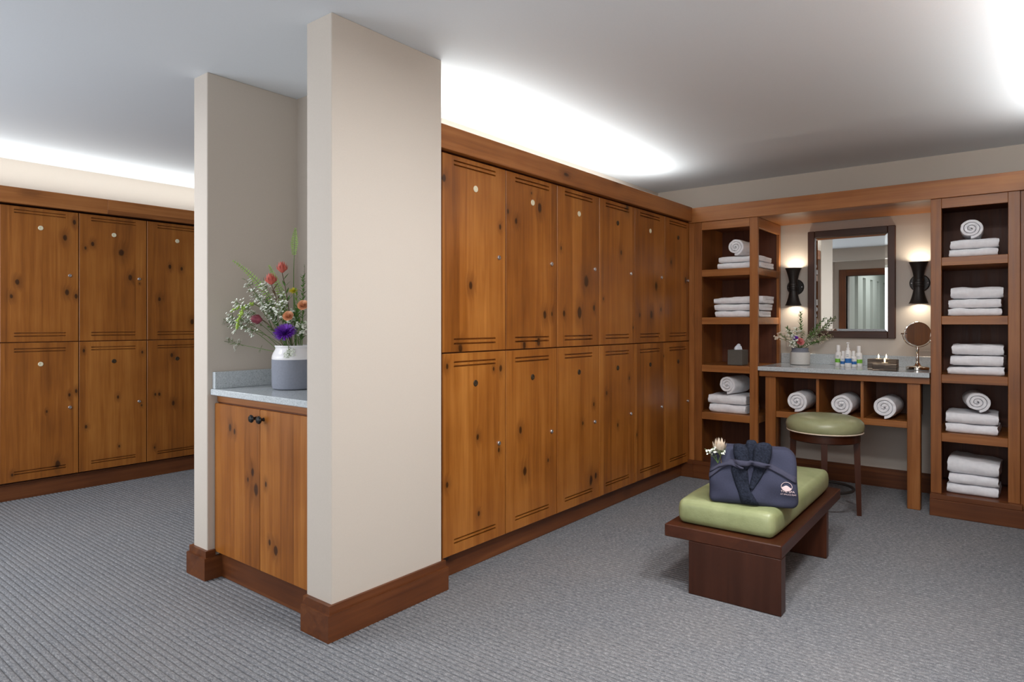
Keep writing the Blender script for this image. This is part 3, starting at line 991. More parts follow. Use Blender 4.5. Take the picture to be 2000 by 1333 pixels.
def rolled(R, L, seed, turns=3.1, sq=1.0):
    """towel rolled into a spiral; axis along x, end face at x=0, resting on z=0"""
    r = random.Random(seed)
    ofs = Vector((r.uniform(0, 50), r.uniform(0, 50), 0))
    r0 = R * 0.13
    pitch = (R - r0) / turns
    t = pitch * 0.46
    N = 84
    ph = r.uniform(-0.5, 0.3) - PI / 2
    path = []
    for i in range(N + 1):
        th = 2 * PI * turns * i / N
        rad = r0 + pitch * th / (2 * PI) - t
        path.append((th + ph - 2 * PI * turns, max(rad, 0.002)))
    vs, fs = [], []
    secs = [(0.0, 0.72), (0.004, 0.93), (0.012, 1.0), (0.05, 1.0), (L * .35, 1.0), (L * .7, 1.0), (L - .012, 1.0), (L - .004, .93), (L, .72)]
    m = (N + 1) * 2
    for x, s in secs:
        for side in (1, -1):
            rng_ = range(N + 1) if side == 1 else range(N, -1, -1)
            for i in rng_:
                th, rad = path[i]
                q = rad + side * t * s
                nn = noise.noise(Vector((math.cos(th) * 2.2, math.sin(th) * 2.2, x * 9)) + ofs) * 0.004 * (rad / R)
                ex = noise.noise(Vector((math.cos(th) * 3, math.sin(th) * 3, rad * 60)) + ofs) * 0.005 if x < .02 else 0
                q += nn
                vs.append((x + ex, math.cos(th) * q, math.sin(th) * q * sq + R * sq))
    ns = len(secs)
    for j in range(ns - 1):
        for i in range(m):
            k2 = (i + 1) % m
            fs.append((j * m + i, j * m + k2, (j + 1) * m + k2, (j + 1) * m + i))
    for j in (0, ns - 1):
        for i in range(N):
            fs.append((j * m + i, j * m + i + 1, j * m + m - 2 - i, j * m + m - 1 - i))
    mb = MB()
    mb.add(vs, fs)
    zmin = min(p[2] for p in mb.v)
    mb.v = [(p[0], p[1], p[2] - zmin) for p in mb.v]
    return mb


SEED = [100]
FOLDG = {}


def put_folded(tow, pos, x, u0, u1, z, h, label, D=0.30, rz=0.0, wedge=0.0, layers=2):
    SEED[0] += 1
    ya, yb = yu(u0, x), yu(u1, x)
    o = folded(abs(ya - yb), D, h, SEED[0], wedge, layers).build('folded_towel', 'terry', smooth=60)
    o.location = (x, (ya + yb) / 2, z)
    o.rotation_euler = (0, 0, rz)
    return tag(o, label, 'towel', 'folded white towels on the %s' % tow)


def put_rolled(tow, x, u, z, R, L, label, rz=0.0, sq=1.0, grp=None):
    SEED[0] += 1
    o = rolled(R, L, SEED[0], sq=sq).build('rolled_towel', 'terry', smooth=60)
    o.location = (x, yu(u, x), z)
    o.rotation_euler = (0, 0, rz)
    return tag(o, label, 'towel', grp or 'rolled white towels on the %s' % tow)


LT, RT = 'left shelf tower', 'right shelf tower'
# left tower
z = 1.681
put_folded(LT, 0, 5.15, 1400.5, 1486, z, 0.050, 'bottom folded white towel on the top shelf of the left tower', rz=-.02)
put_folded(LT, 0, 5.155, 1404, 1484, z + .053, 0.046, 'folded white towel directly under the rolled towel, top shelf of the left tower', rz=.02)
put_rolled(LT, 5.16, 1436, z + .104, 0.073, 0.27, 'rolled white towel on the top shelf of the left tower', rz=-.05, sq=.95)
z = 1.298
put_folded(LT, 0, 5.15, 1397, 1483, z, 0.050, 'bottom of three folded white towels, second shelf of the left tower', rz=.02)
put_folded(LT, 0, 5.15, 1395, 1484, z + .054, 0.050, 'middle of three folded white towels, second shelf of the left tower', rz=-.015)
put_folded(LT, 0, 5.15, 1394, 1489, z + .109, 0.052, 'topmost of three folded white towels, second shelf of the left tower', rz=.02, wedge=.014)
z = 0.535
put_folded(LT, 0, 5.15, 1385, 1456, z, 0.066, 'bottom folded white towel, fourth shelf of the left tower', rz=-.03)
put_folded(LT, 0, 5.15, 1383, 1456, z + .071, 0.070, 'folded white towel directly under the roll, fourth shelf of the left tower', rz=.02)
put_rolled(LT, 5.17, 1419, z + .147, 0.076, 0.28, 'rolled white towel on the fourth shelf of the left tower', rz=-.14)
# right tower
z = 1.681
put_folded(RT, 0, 5.15, 1853.5, 1949, z, 0.050, 'bottom folded cream-white towel on the top shelf of the right tower', rz=.0)
put_folded(RT, 0, 5.152, 1856, 1951, z + .054, 0.056, 'folded white towel directly under the roll, top shelf of the right tower', rz=.02)
put_rolled(RT, 5.16, 1896, z + .115, 0.072, 0.28, 'rolled white towel on the top shelf of the right tower', rz=.05, sq=.93)
z = 1.298
put_folded(RT, 0, 5.15, 1852, 1957, z, 0.048, 'bottom of three folded white towels, second shelf of the right tower', rz=.02, layers=3)
put_folded(RT, 0, 5.15, 1852, 1955, z + .052, 0.056, 'middle of three folded white towels, second shelf of the right tower', rz=-.01)
put_folded(RT, 0, 5.16, 1857, 1960, z + .113, 0.072, 'topmost of three folded white towels, second shelf of the right tower', rz=.02)
z = 0.917
put_folded(RT, 0, 5.15, 1851, 1962, z, 0.052, 'bottom of three folded white towels, middle shelf of the right tower', rz=.02, layers=3, wedge=.01)
put_folded(RT, 0, 5.15, 1856, 1960, z + .060, 0.062, 'middle of three folded white towels, middle shelf of the right tower', rz=-.02, wedge=.008)
put_folded(RT, 0, 5.155, 1859, 1960, z + .129, 0.066, 'topmost of three folded white towels, middle shelf of the right tower', rz=.02)
z = 0.535
put_folded(RT, 0, 5.15, 1847, 1949, z, 0.060, 'bottom folded bluish-white towel, fourth shelf of the right tower', rz=-.02)
put_folded(RT, 0, 5.145, 1847, 1950, z + .065, 0.066, 'rumpled folded towel under the roll, fourth shelf of the right tower', rz=.03, D=.33)
put_rolled(RT, 5.17, 1909, z + .138, 0.076, 0.24, 'rolled white towel on the fourth shelf of the right tower', rz=.16, sq=.9)
z = 0.139
put_folded(RT, 0, 5.15, 1849, 1950, z, 0.062, 'bottom of three folded white towels, lowest shelf of the right tower', rz=-.02)
put_folded(RT, 0, 5.15, 1853, 1950, z + .067, 0.060, 'middle of three folded white towels, lowest shelf of the right tower', rz=.01)
put_folded(RT, 0, 5.15, 1850, 1951, z + .132, 0.092, 'topmost and thickest of three folded towels, lowest shelf of the right tower', rz=-.03, wedge=-.02)
# cubbyholes
for u, lab, rz in ((1555, 'left', .02), (1642, 'middle', 0.0), (1726, 'right', -.02)):
    put_rolled('', 5.155, u, 0.586, 0.082, 0.30, 'rolled white towel in the %s cubbyhole of the vanity table' % lab, rz=rz, sq=.98, grp='rolled white towels in the cubbyholes')

# ================================================================== TISSUE BOX
t = thing('tissue_box', 'square grey tissue box on the third shelf of the left tower', 'tissue box', (5.24, yu(1441, 5.24), 0.917), math.radians(-4))
MB().box(-0.06, 0.06, -0.06, 0.06, 0, 0.122, bev=0.004).build('box', 'grey_card', t)
mb = MB()
mb.grid(lambda s, q: (0.018 * math.sin(s * 7) * (1 - q * .4), (s - .5) * (0.07 - 0.035 * q) + .008 * math.sin(q * 4), 0.120 + 0.052 * q * (1 - 0.6 * abs(s - .45))), 9, 7)
mb.grid(lambda s, q: (0.014 * math.cos(s * 6) * (1 - q * .4) + .004, (s - .5) * (0.06 - 0.03 * q) - .01 * q, 0.120 + 0.044 * q * (1 - 0.5 * abs(s - .7))), 9, 7)
mb.build('tissue', 'tissue_paper', t, 80)

# ================================================================== BENCH, CUSHION, STOOL
t = thing('bench', 'dark walnut bench with slab legs standing on the carpet', 'bench', (2.895, 0.842, 0), math.radians(1.4))
MB().box(0, 1.225, 0, 0.530, 0.244, 0.302, bev=0.004).build('bench_top', 'walnut_x', t)
MB().box(0.001, 0.072, 0.0015, 0.412, 0.0, 0.244, bev=0.003).build('leg', 'walnut_z', t)
MB().box(0.870, 0.922, 0.0015, 0.412, 0.0, 0.244, bev=0.003).build('leg', 'walnut_z', t)

t = thing('bench_cushion', 'sage green vinyl cushion lying on the dark walnut bench', 'cushion', (2.895, 0.842, 0.3025), math.radians(1.4))


def cush(p):
    x, y, zz = p
    h = 0.118
    ex, ey = abs(x) / 0.555, abs(y) / 0.225
    up = zz / h
    crown = (1 - min(1, ex) ** 4) * (1 - min(1, ey) ** 4)
    zz = zz + (crown * 0.012 - 0.004) * up
    zz += noise.noise(Vector((x * 6, y * 6, 1.3))) * 0.004 * up
    pinch = (min(1, ex) * min(1, ey)) ** 8
    sgn = (1 if x > 0 else -1, 1 if y > 0 else -1)
    bulge = 0.006 * math.sin(PI * min(1, max(0, up)))
    return (x + sgn[0] * bulge * ex ** 6 - sgn[0] * pinch * .010, y + sgn[1] * bulge * ey ** 6 - sgn[1] * pinch * .010, zz)


MB().rbox(1.11, 0.45, 0.118, 0.030, 22, 12, 4, cush).build('padding', 'vinyl_green', t, 179, (0.608, 0.268, 0))
seam = []
for i in range(65):
    a = 2 * PI * i / 64
    cx, cy = math.cos(a), math.sin(a)
    qx = 0.551 * math.copysign(abs(cx) ** 0.13, cx)
    qy = 0.222 * math.copysign(abs(cy) ** 0.13, cy)
    seam.append((qx, qy, 0.094))
MB().tube(seam, 0.0022, 6, caps=False).build('piping', 'vinyl_green', t, 60, (0.608, 0.268, 0))

t = thing('stool', 'round stool with sage green vinyl seat and dark wooden legs before the vanity', 'stool', (4.700, 1.092, 0), YAW - 0.449)
for i in range(4):
    a = i * PI / 2
    ct, cb = Vector((math.cos(a), math.sin(a), 0)) * 0.188, Vector((math.cos(a), math.sin(a), 0)) * 0.204
    mb = MB()
    R_ = Matrix.Rotation(a, 4, 'Z')
    vs = []
    for (rr, hw, zz) in ((0.204, 0.0135, 0.0), (0.196, 0.017, 0.25), (0.188, 0.020, 0.535)):
        vs += [R_ @ Vector((rr + sx * hw, sy * hw, zz)) for sx, sy in ((-1, -1), (1, -1), (1, 1), (-1, 1))]
    mb.add(vs, [(3, 2, 1, 0), (8, 9, 10, 11)] + [(4 * j + i2, 4 * j + (i2 + 1) % 4, 4 * j + 4 + (i2 + 1) % 4, 4 * j + 4 + i2) for j in (0, 1) for i2 in range(4)])
    mb.build('leg', 'walnut_z', t)
MB().lathe([(0.178, 0.478), (0.207, 0.478), (0.213, 0.483), (0.213, 0.535), (0.178, 0.535), (0.178, 0.478)], 48, caps=False).build('apron', 'walnut_x', t, 40)
ring = [(math.cos(2 * PI * i / 48) * 0.172, math.sin(2 * PI * i / 48) * 0.172, 0.165) for i in range(49)]
MB().tube(ring, 0.0095, 10, caps=False).build('foot_ring', 'black_metal', t, 60)
MB().lathe([(0.0, 0.536), (0.215, 0.536), (0.227, 0.540), (0.234, 0.556), (0.237, 0.578), (0.232, 0.602), (0.212, 0.624), (0.17, 0.639), (0.10, 0.647), (0.0, 0.649)], 64, caps=False).build('seat', 'vinyl_stool', t, 80)
pip = [(math.cos(2 * PI * i / 64) * 0.229, math.sin(2 * PI * i / 64) * 0.229, 0.541) for i in range(65)]
p_ = MB().tube(pip, 0.004, 8, caps=False).build('piping', 'petal_cream', t, 60)
p_['label'] = 'pale piping round the seat'

# ================================================================== ROBE
from mathutils.bvhtree import BVHTree
rob = thing('folded_robe', 'folded navy bathrobe with plush collar and tied belt on the green cushion', 'bathrobe', (3.098, 1.030, 0.419), math.radians(-72.5))


def rob_fn(p):
    x, y, zz = p
    s = zz / 0.25
    # body swells at the bottom, leans back and narrows towards the top
    y2 = y * (1.0 - 0.36 * s) + 0.035 * s
    y2 += -0.012 * math.sin(PI * s) * (1 if y < 0 else 0)
    x2 = x * (1.0 - 0.035 * s)
    if x > 0.12:
        zz -= max(0, x - 0.150) * .7 * max(0, s - .3)
    if x < -0.13:
        zz -= (-x - 0.13) * 0.35 * max(0, s - .4)
    n = noise.noise(Vector((x * 11, zz * 14, 2.2 + y * 3)))
    n2 = noise.noise(Vector((x * 5 + zz * 9, zz * 4, 7.7)))
    if y < 0:
        y2 += n * 0.013 + n2 * 0.012
    return (x2 + noise.noise(Vector((zz * 16, y * 9, 5))) * .004, y2, zz)


mb = MB().rbox(0.385, 0.19, 0.25, 0.030, 22, 8, 14, rob_fn)
body_mb = mb
body = mb.build('body', 'navy_cloth', rob, 179)
bvh = BVHTree.FromPolygons([Vector(v) for v in mb.v], mb.f)


def front(x, z_):
    z_ = max(0.006, z_)
    hit = bvh.ray_cast(Vector((x, -1, z_)), Vector((0, 1, 0)))
    if hit[0] is not None:
        return hit[0].y
    hit = bvh.ray_cast(Vector((max(-.17, min(.15, x)), -1, 0.205)), Vector((0, 1, 0)))
    return hit[0].y + (z_ - 0.205) * 0.3 if hit[0] is not None else -0.04


def poly(pts, s):
    n = len(pts) - 1
    q = min(n - 1e-6, max(0, s * n))
    i = int(q)
    f = q - i
    a, b = pts[i], pts[i + 1]
    return (a[0] + (b[0] - a[0]) * f, a[1] + (b[1] - a[1]) * f)


def rp(px, pz):
    bot = 1130 + (px - 110) * 0.081
    return ((px - 790) * 0.000281, (bot - pz) * 0.000281)


def patch(la, lb, thick, nu=9, nv=16, fuzz=0.0):
    """padded strip between two outlines, laid on the front of the body"""
    mb = MB()
    vs, fs = [], []
    for side in (0, 1):
        for j in range(nv):
            a, b = poly(la, j / (nv - 1)), poly(lb, j / (nv - 1))
            for i in range(nu):
                s = i / (nu - 1)
                x, zz = a[0] + (b[0] - a[0]) * s, a[1] + (b[1] - a[1]) * s
                pad = thick * (max(0, 1 - (2 * s - 1) ** 4) ** .5)
                fz = noise.noise(Vector((x * 90, zz * 90, 0))) * fuzz
                vs.append((x, front(x, zz) - (pad + fz if side == 0 else -0.004), zz))
    N = nu * nv
    for j in range(nv - 1):
        for i in range(nu - 1):
            q = (j * nu + i, j * nu + i + 1, (j + 1) * nu + i + 1, (j + 1) * nu + i)
            fs.append(q)
            fs.append(tuple(N + k3 for k3 in reversed(q)))
    rim = [i for i in range(nu)] + [j * nu + nu - 1 for j in range(1, nv)] + [(nv - 1) * nu + i for i in range(nu - 2, -1, -1)] + [j * nu for j in range(nv - 2, 0, -1)]
    for i in range(len(rim)):
        a, b = rim[i], rim[(i + 1) % len(rim)]
        fs.append((b, a, N + a, N + b))
    return mb.add(vs, fs)


def R_(l):
    return [rp(*p) for p in l]


col = patch(R_([(470, 520), (455, 620), (520, 830), (575, 960), (610, 1130)]), R_([(700, 500), (720, 620), (735, 800), (770, 950), (900, 1158)]), 0.012, fuzz=.002).build('collar', 'navy_fur', rob, 179)
patch(R_([(830, 500), (800, 620), (760, 780), (742, 880)]), R_([(1060, 520), (985, 640), (890, 800), (800, 925)]), 0.012, fuzz=.002).build('collar', 'navy_fur', rob, 179)
LOBES = []
for (cx, cz, wx, hz, yo, dep) in ((590, 395, .036, .055, -.006, .050), (775, 370, .030, .060, .016, .05), (965, 395, .043, .058, -.008, .052)):
    x0, z0 = rp(cx, cz)
    yb = front(x0, min(z0, .2)) + yo
    mb = MB()

    def lobe(s, q, x0=x0, z0=z0, yb=yb, wx=wx, hz=hz, dep=dep):
        th, ph = 2 * PI * s, PI * (q - .5)
        cp = math.cos(ph) ** .55
        sx = math.copysign(abs(math.cos(th)) ** .7, math.cos(th)) * cp
        sy = math.copysign(abs(math.sin(th)) ** .7, math.sin(th)) * cp
        sz = math.copysign(abs(math.sin(ph)) ** .75, math.sin(ph))
        p = Vector((x0 * (1 - .18 * (1 - sz)) + sx * wx * (.92 + .08 * sz), yb + sy * dep * .5 + (sz * .012), z0 + sz * hz))
        nn = noise.noise(p * 55) * .0035
        return p + Vector((sx, sy, sz)) * nn
    mb.grid(lobe, 28, 18, closed_u=True)
    mb.build('collar', 'navy_fur', col, 179)
    LOBES.append(mb)
av, af = [Vector(v) for v in body_mb.v], list(body_mb.f)
for lb in LOBES:
    o_ = len(av)
    av += [Vector(v) for v in lb.v]
    af += [tuple(i + o_ for i in f) for f in lb.f]
bvh = BVHTree.FromPolygons(av, af)
bt = patch(R_([(112, 650), (280, 510), (430, 440), (560, 440), (700, 460), (860, 468), (1040, 515), (1250, 625), (1452, 740)]),
           R_([(112, 740), (300, 600), (450, 530), (600, 548), (700, 548), (850, 550), (1020, 600), (1240, 715), (1440, 838)]), 0.012, 7, 48).build('belt', 'navy_belt', rob, 179)
patch(R_([(118, 598), (250, 508), (400, 470), (480, 470), (590, 520), (660, 560)]), R_([(118, 650), (260, 570), (400, 540), (470, 545), (560, 590), (640, 600)]), 0.018, 6, 20).build('belt_knot', 'navy_belt', bt, 179)
# embroidered emblem and lettering
bvh = BVHTree.FromPolygons([Vector(v) for v in body_mb.v], body_mb.f)
cx, cz = rp(1300, 868)
emb = MB()
rg = [(cx + math.cos(a) * .0225, cz + math.sin(a) * .0185) for a in [2 * PI * i / 32 for i in range(33)]]
emb.tube([(x, front(x, z_) - .0035, z_) for x, z_ in rg], 0.0011, 5, caps=False)


def hill(s, q):
    x = cx + (s - .5) * .041
    half = math.sqrt(max(0, 1 - ((x - cx) / .0215) ** 2)) * .0175
    top = cz - .001 + .006 * math.sin((s - .15) * 5) * (1 if s > .15 else .3)
    top = min(top, cz + half)
    bot_ = cz - half
    z_ = bot_ + (top - bot_) * q
    return (x, front(x, z_) - .0032, z_)


emb.grid(hill, 14, 6)
em = emb.build('embroidery', 'thread_pink', rob, 60)
em['label'] = 'pale pink embroidered round emblem with lettering'


def text_mesh(txt, size):
    cu = bpy.data.curves.new('lettering', 'FONT')
    cu.body = txt
    cu.size = size
    cu.extrude = 0.0004
    ob = bpy.data.objects.new('lettering', cu)
    COL.objects.link(ob)
    bpy.context.view_layer.update()
    me = bpy.data.meshes.new_from_object(ob.evaluated_get(bpy.context.evaluated_depsgraph_get()))
    bpy.data.objects.remove(ob)
    return me


for txt, size, px, pz, wd in (('THE SPA', .0125, 1212, 950, .058), ('AT SPRUCE PEAK', .0085, 1208, 992, .066)):
    me = text_mesh(txt, size)
    x0, z0 = rp(px, pz)
    xs_ = [v.co.x for v in me.vertices]
    sc = wd / (max(xs_) - min(xs_))
    for v in me.vertices:
        x, z_ = x0 + v.co.x * sc, z0 + v.co.y
        v.co = (x, front(x, z_) - 0.0034 - v.co.z, z_)
    me.materials.append(MATS['thread_pink'])
    o = bpy.data.objects.new('lettering', me)
    COL.objects.link(o)
    o.parent = em


# ================================================================== FLOWERS
def bez(p0, p1, p2, n):
    return [p0 * (1 - t_) ** 2 + p1 * 2 * t_ * (1 - t_) + p2 * t_ ** 2 for t_ in [i / (n - 1) for i in range(n)]]


def frame(d):
    d = d.normalized()
    ref = Vector((0, 0, 1)) if abs(d.z) < .95 else Vector((1, 0, 0))
    a = d.cross(ref).normalized()
    return d, a, a.cross(d).normalized()


def leaf(mb, base, d, up, L, W, cup=0.15):
    d = d.normalized()
    side = d.cross(up)
    side = side.normalized() if side.length > 1e-5 else Vector((1, 0, 0))
    nrm = side.cross(d)
    vs = [base, base + d * L * .35 + side * W * .5 + nrm * cup * W, base + d * L * .35 - side * W * .5 + nrm * cup * W, base + d * L * .72 + side * W * .36 + nrm * cup * W * .4,
          base + d * L * .72 - side * W * .36 + nrm * cup * W * .4, base + d * L, base + d * L * .35, base + d * L * .72]
    mb.add(vs, [(0, 1, 6), (0, 6, 2), (1, 3, 7, 6), (2, 6, 7, 4), (3, 5, 7), (4, 7, 5)])


def stem_pts(base, tip, bow, n=10):
    mid = (base + tip) / 2 + bow
    return bez(base, mid, tip, n)


def fern(name, label, grp, base, tip, bow, rad, L0, frac=0.5, mat='fern_green', n=22, face=None):
    t = thing(name, label, 'fern', base, 0, grp)
    pts = [p - base for p in stem_pts(base, tip, bow, 24)]
    MB().tube(pts, [rad * (1 - .7 * i / 23) for i in range(24)], 5).build('stem', 'stem_green', t, 60)
    mb = MB()
    fv = Vector((-math.cos(YAW), -math.sin(YAW), 0)) if face is None else face
    for i in range(n):
        s = 1 - frac + frac * i / (n - 1)
        q = s * 23
        i0 = min(22, int(q))
        p = pts[i0].lerp(pts[i0 + 1], q - i0)
        d = (pts[i0 + 1] - pts[i0]).normalized()
        sd = d.cross(fv).normalized()
        e = (i / (n - 1))
        ll = L0 * (0.55 + 1.1 * e if e < .4 else 1.0 - 0.75 * (e - .4) / .6)
        for sg in (-1, 1):
            leaf(mb, p, sd * sg + d * .22 + fv * .2, fv, ll, L0 * .24)
    mb.build('frond', mat, t, 60)
    return t


def protea(name, label, grp, base, tip, bow, H, Rr, mat, n=3, direction=None, mat2=None, leaves=True):
    t = thing(name, label, 'flower', base, 0, grp)
    pts = [p - base for p in stem_pts(base, tip, bow, 12)]
    MB().tube(pts, 0.0022, 6).build('stem', 'stem_brown', t, 60)
    d, a, b = frame(direction if direction is not None else pts[-1] - pts[-2])
    p0 = pts[-1]
    mb = MB()
    for ring_, (k_, rr, hh, op) in enumerate(((7, .55, 1.0, .25), (9, .85, .9, .45), (10, 1.0, .68, .62))[:n]):
        for i in range(k_):
            an = 2 * PI * (i + .5 * ring_) / k_
            o_ = a * math.cos(an) + b * math.sin(an)
            q0 = p0 + o_ * Rr * .2
            q1 = p0 + o_ * Rr * rr + d * H * hh * .45
            q2 = p0 + o_ * Rr * rr * (.62 + op * .9) + d * H * hh
            sd = d.cross(o_) * Rr * .30
            mb.add([q0 + sd * .4, q0 - sd * .4, q1 + sd, q1 - sd, q2], [(0, 1, 3, 2), (2, 3, 4)])
    mb.build('bloom', mat, t, 60)
    if leaves:
        mb = MB()
        for i in range(10):
            s = .62 + .035 * i
            q = pts[min(11, int(s * 11))]
            an = i * 2.4
            leaf(mb, q, d * .9 + (a * math.cos(an) + b * math.sin(an)) * .8, d, H * .75, H * .16)
        mb.build('foliage', mat2 or 'leaf_green', t, 60)
    return t


def ball(mb, c, r, n=5, m=4):
    prof = [(r * math.sin(PI * j / m), -r * math.cos(PI * j / m)) for j in range(m + 1)]
    mb.lathe(prof, n, Matrix.Translation(c), caps=False)


def waxflower(name, label, grp, base, tip, bow, seed, clus=0.02, nb=9, fl=.0036, leafmat='leaf_grey', lf=0.016, petal='petal_white', spread=1.0):
    """twiggy sprig ending in clusters of little white blossoms"""
    r = random.Random(seed)
    t = thing(name, label, 'flower', base, 0, grp)
    pts = [p - base for p in stem_pts(base, tip, bow, 12)]
    st, bl, lv = MB(), MB(), MB()
    st.tube(pts, [0.0017 * (1 - .5 * i / 11) for i in range(12)], 5)
    d, a, b = frame(pts[-1] - pts[-3])
    for i in range(nb):
        s = r.uniform(.62, 1.0)
        q = pts[min(11, int(s * 11))]
        o_ = a * r.gauss(0, 1) + b * r.gauss(0, 1) + d * r.uniform(.2, 1.4)
        e = q + o_.normalized() * clus * r.uniform(.35, 1.0) * spread
        st.tube([q, (q + e) / 2 + d * .003, e], 0.0007, 3, caps=False)
        for k_ in range(r.randint(2, 4)):
            c = e + Vector((r.gauss(0, 1), r.gauss(0, 1), r.gauss(0, 1))) * fl * 1.1
            pn = (c - pts[0]).normalized() + Vector((-.5, -.4, .2))
            dd, aa, bb = frame(pn)
            for m_ in range(5):
                an = 2 * PI * m_ / 5 + r.random()
                leaf(bl, c, aa * math.cos(an) + bb * math.sin(an) + dd * .35, dd, fl * 1.25, fl * 1.1, .2)
        for k_ in range(2):
            leaf(lv, q.lerp(e, r.random()), Vector((r.gauss(0, 1), r.gauss(0, 1), r.gauss(.3, 1))), d, lf * r.uniform(.6, 1.1), lf * .26)
    for i in range(7):
        q = pts[r.randint(4, 11)]
        leaf(lv, q, d + Vector((r.gauss(0, 1), r.gauss(0, 1), r.gauss(0, .6))), d, lf * r.uniform(.8, 1.5), lf * .3)
    st.build('stem', 'stem_green', t, 60)
    bl.build('blossoms', petal, t, 60)
    lv.build('leaves', leafmat, t, 60)
    return t


def rose(name, label, grp, base, tip, bow, Rr, mat, direction):
    t = thing(name, label, 'flower', base, 0, grp)
    pts = [p - base for p in stem_pts(base, tip, bow, 10)]
    MB().tube(pts, 0.002, 6).build('stem', 'stem_green', t, 60)
    d, a, b = frame(direction)
    p0 = pts[-1]
    mb = MB()
    for ring_, (k_, rr, hh) in enumerate(((3, .3, 1.0), (4, .5, .95), (5, .75, .8), (6, 1.0, .55))):
        for i in range(k_):
            an0 = 2 * PI * (i + .37 * ring_) / k_
            hw = PI / k_ * 1.25

            def pet(s, q, an0=an0, hw=hw, rr=rr, hh=hh):
                an = an0 + (s - .5) * 2 * hw
                rad = Rr * rr * (0.25 + .75 * q ** .6) + Rr * .10 * q ** 4 * rr
                return p0 + (a * math.cos(an) + b * math.sin(an)) * rad + d * (Rr * hh * q * (1 - .25 * abs(2 * s - 1) ** 2) - Rr * .3)
            mb.grid(pet, 5, 5)
    mb.build('bloom', mat, t, 80)
    return t


def mum(name, label, grp, base, tip, bow, Rr, mat, direction, rings=((26, 1.0, .15), (24, .85, .4), (20, .65, .65), (14, .42, .85), (8, .22, 1.0))):
    t = thing(name, label, 'flower', base, 0, grp)
    pts = [p - base for p in stem_pts(base, tip, bow, 10)]
    MB().tube(pts, 0.0022, 6).build('stem', 'stem_green', t, 60)
    d, a, b = frame(direction)
    p0 = pts[-1]
    mb = MB()
    r = random.Random(3)
    for (k_, rr, el) in rings:
        for i in range(k_):
            an = 2 * PI * (i + r.random() * .5) / k_
            o_ = a * math.cos(an) + b * math.sin(an)
            leaf(mb, p0 + o_ * Rr * .08, o_ * (1.15 - el * .8) + d * (el * .8 + r.uniform(-.06, .06)), d, Rr * (.75 + .3 * rr), Rr * .2, .35)
    mb.build('bloom', mat, t, 60)
    return t


def cone_branch(name, label, grp, base, tip, bow, L, mat, n=34, seed=1, wid=.28, stem='stem_green', cat='foliage'):
    """upright leafy branch, leaves all round"""
    r = random.Random(seed)
    t = thing(name, label, cat, base, 0, grp)
    pts = [p - base for p in stem_pts(base, tip, bow, 16)]
    MB().tube(pts, [0.002 * (1 - .6 * i / 15) for i in range(16)], 5).build('stem', stem, t, 60)
    mb = MB()
    for i in range(n):
        s = .42 + .58 * i / (n - 1)
        q = s * 15
        i0 = min(14, int(q))
        p = pts[i0].lerp(pts[i0 + 1], q - i0)
        d, a, b = frame(pts[i0 + 1] - pts[i0])
        an = i * 2.4
        leaf(mb, p, d * .8 + (a * math.cos(an) + b * math.sin(an)), d, L * (1.15 - .6 * s) * r.uniform(.8, 1.2), L * wid)
    mb.build('leaves', mat, t, 60)
    return t


# ---- big vase in the niche
VC = Vector((1.868, 2.862, 0.929))
t = thing('vase', 'large stoneware vase, white glazed top and grey base, on the niche countertop', 'vase', VC)
MB().lathe([(0.0, 0.0), (0.092, 0.0), (0.100, 0.004), (0.104, 0.02), (0.105, 0.08), (0.105, 0.142), (0.1035, 0.145)], 48, caps=False).build('lower_body', 'clay_grey', t, 40)
MB().lathe([(0.1035, 0.145), (0.105, 0.150), (0.103, 0.163), (0.097, 0.178), (0.089, 0.192), (0.087, 0.200), (0.091, 0.208), (0.091, 0.213), (0.084, 0.213), (0.080, 0.200), (0.086, 0.178), (0.090, 0.12), (0.0, 0.11)], 48, caps=False).build('glazed_shoulder', 'glaze_white', t, 40)
G1 = 'flowers in the large niche vase'
VD = 3.245
MOUTH = VC + Vector((0, 0, 0.175))
rv = random.Random(11)


def vb(du=0.0, dz=0.0):
    """a spot inside the vase mouth"""
    return MOUTH + Vector((rv.uniform(-.03, .03) + du * math.sin(YAW) * .05, rv.uniform(-.03, .03) - du * math.cos(YAW) * .05, dz))


def B(u, v, dd=0.0):
    return at(u, v, VD + dd)


TC = Vector((-math.cos(YAW), -math.sin(YAW), 0))      # towards the room's entrance side
fern('fern_frond', 'tall upright green fern frond at the top of the niche bouquet', G1, vb(.3), B(577, 447, .02), Vector((-.03, -.01, .02)), 0.0036, 0.024, 0.22, n=15)
fern('fern_frond', 'green fern frond leaning out left at the top of the niche bouquet', G1, vb(-.4), B(456, 510, -.02), Vector((.03, -.03, .10)), 0.0028, 0.024, 0.62, n=24)
fern('fern_frond', 'short light green fern frond behind the two coral proteas', G1, vb(0), B(526, 520, .06), Vector((.03, 0, .05)), 0.0028, 0.026, 0.6)
protea('protea', 'upper coral protea bud of the niche bouquet', G1, vb(.2), B(551, 533, -.03), Vector((.02, 0, .01)), 0.058, 0.024, 'petal_coral', direction=Vector((0, 0, 1)))
protea('protea', 'lower coral protea bud of the niche bouquet, with brown leaves', G1, vb(0), B(530, 556, -.05), Vector((.0, 0, .02)), 0.058, 0.026, 'petal_coral', direction=Vector((-.05, .05, 1)), mat2='stem_brown')
protea('protea', 'maroon protea bud pointing left low in the niche bouquet', G1, vb(-.4), B(512, 625, -.06), Vector((0, 0, .05)), 0.060, 0.022, 'petal_maroon', direction=Vector((-.55, .8, .08)), leaves=False)
mum('chrysanthemum', 'large purple chrysanthemum above the vase rim in the niche', G1, vb(0, .0), B(557, 652, -.10), Vector((0, 0, .02)), 0.054, 'petal_purple', TC * .75 + Vector((0, 0, .9)))
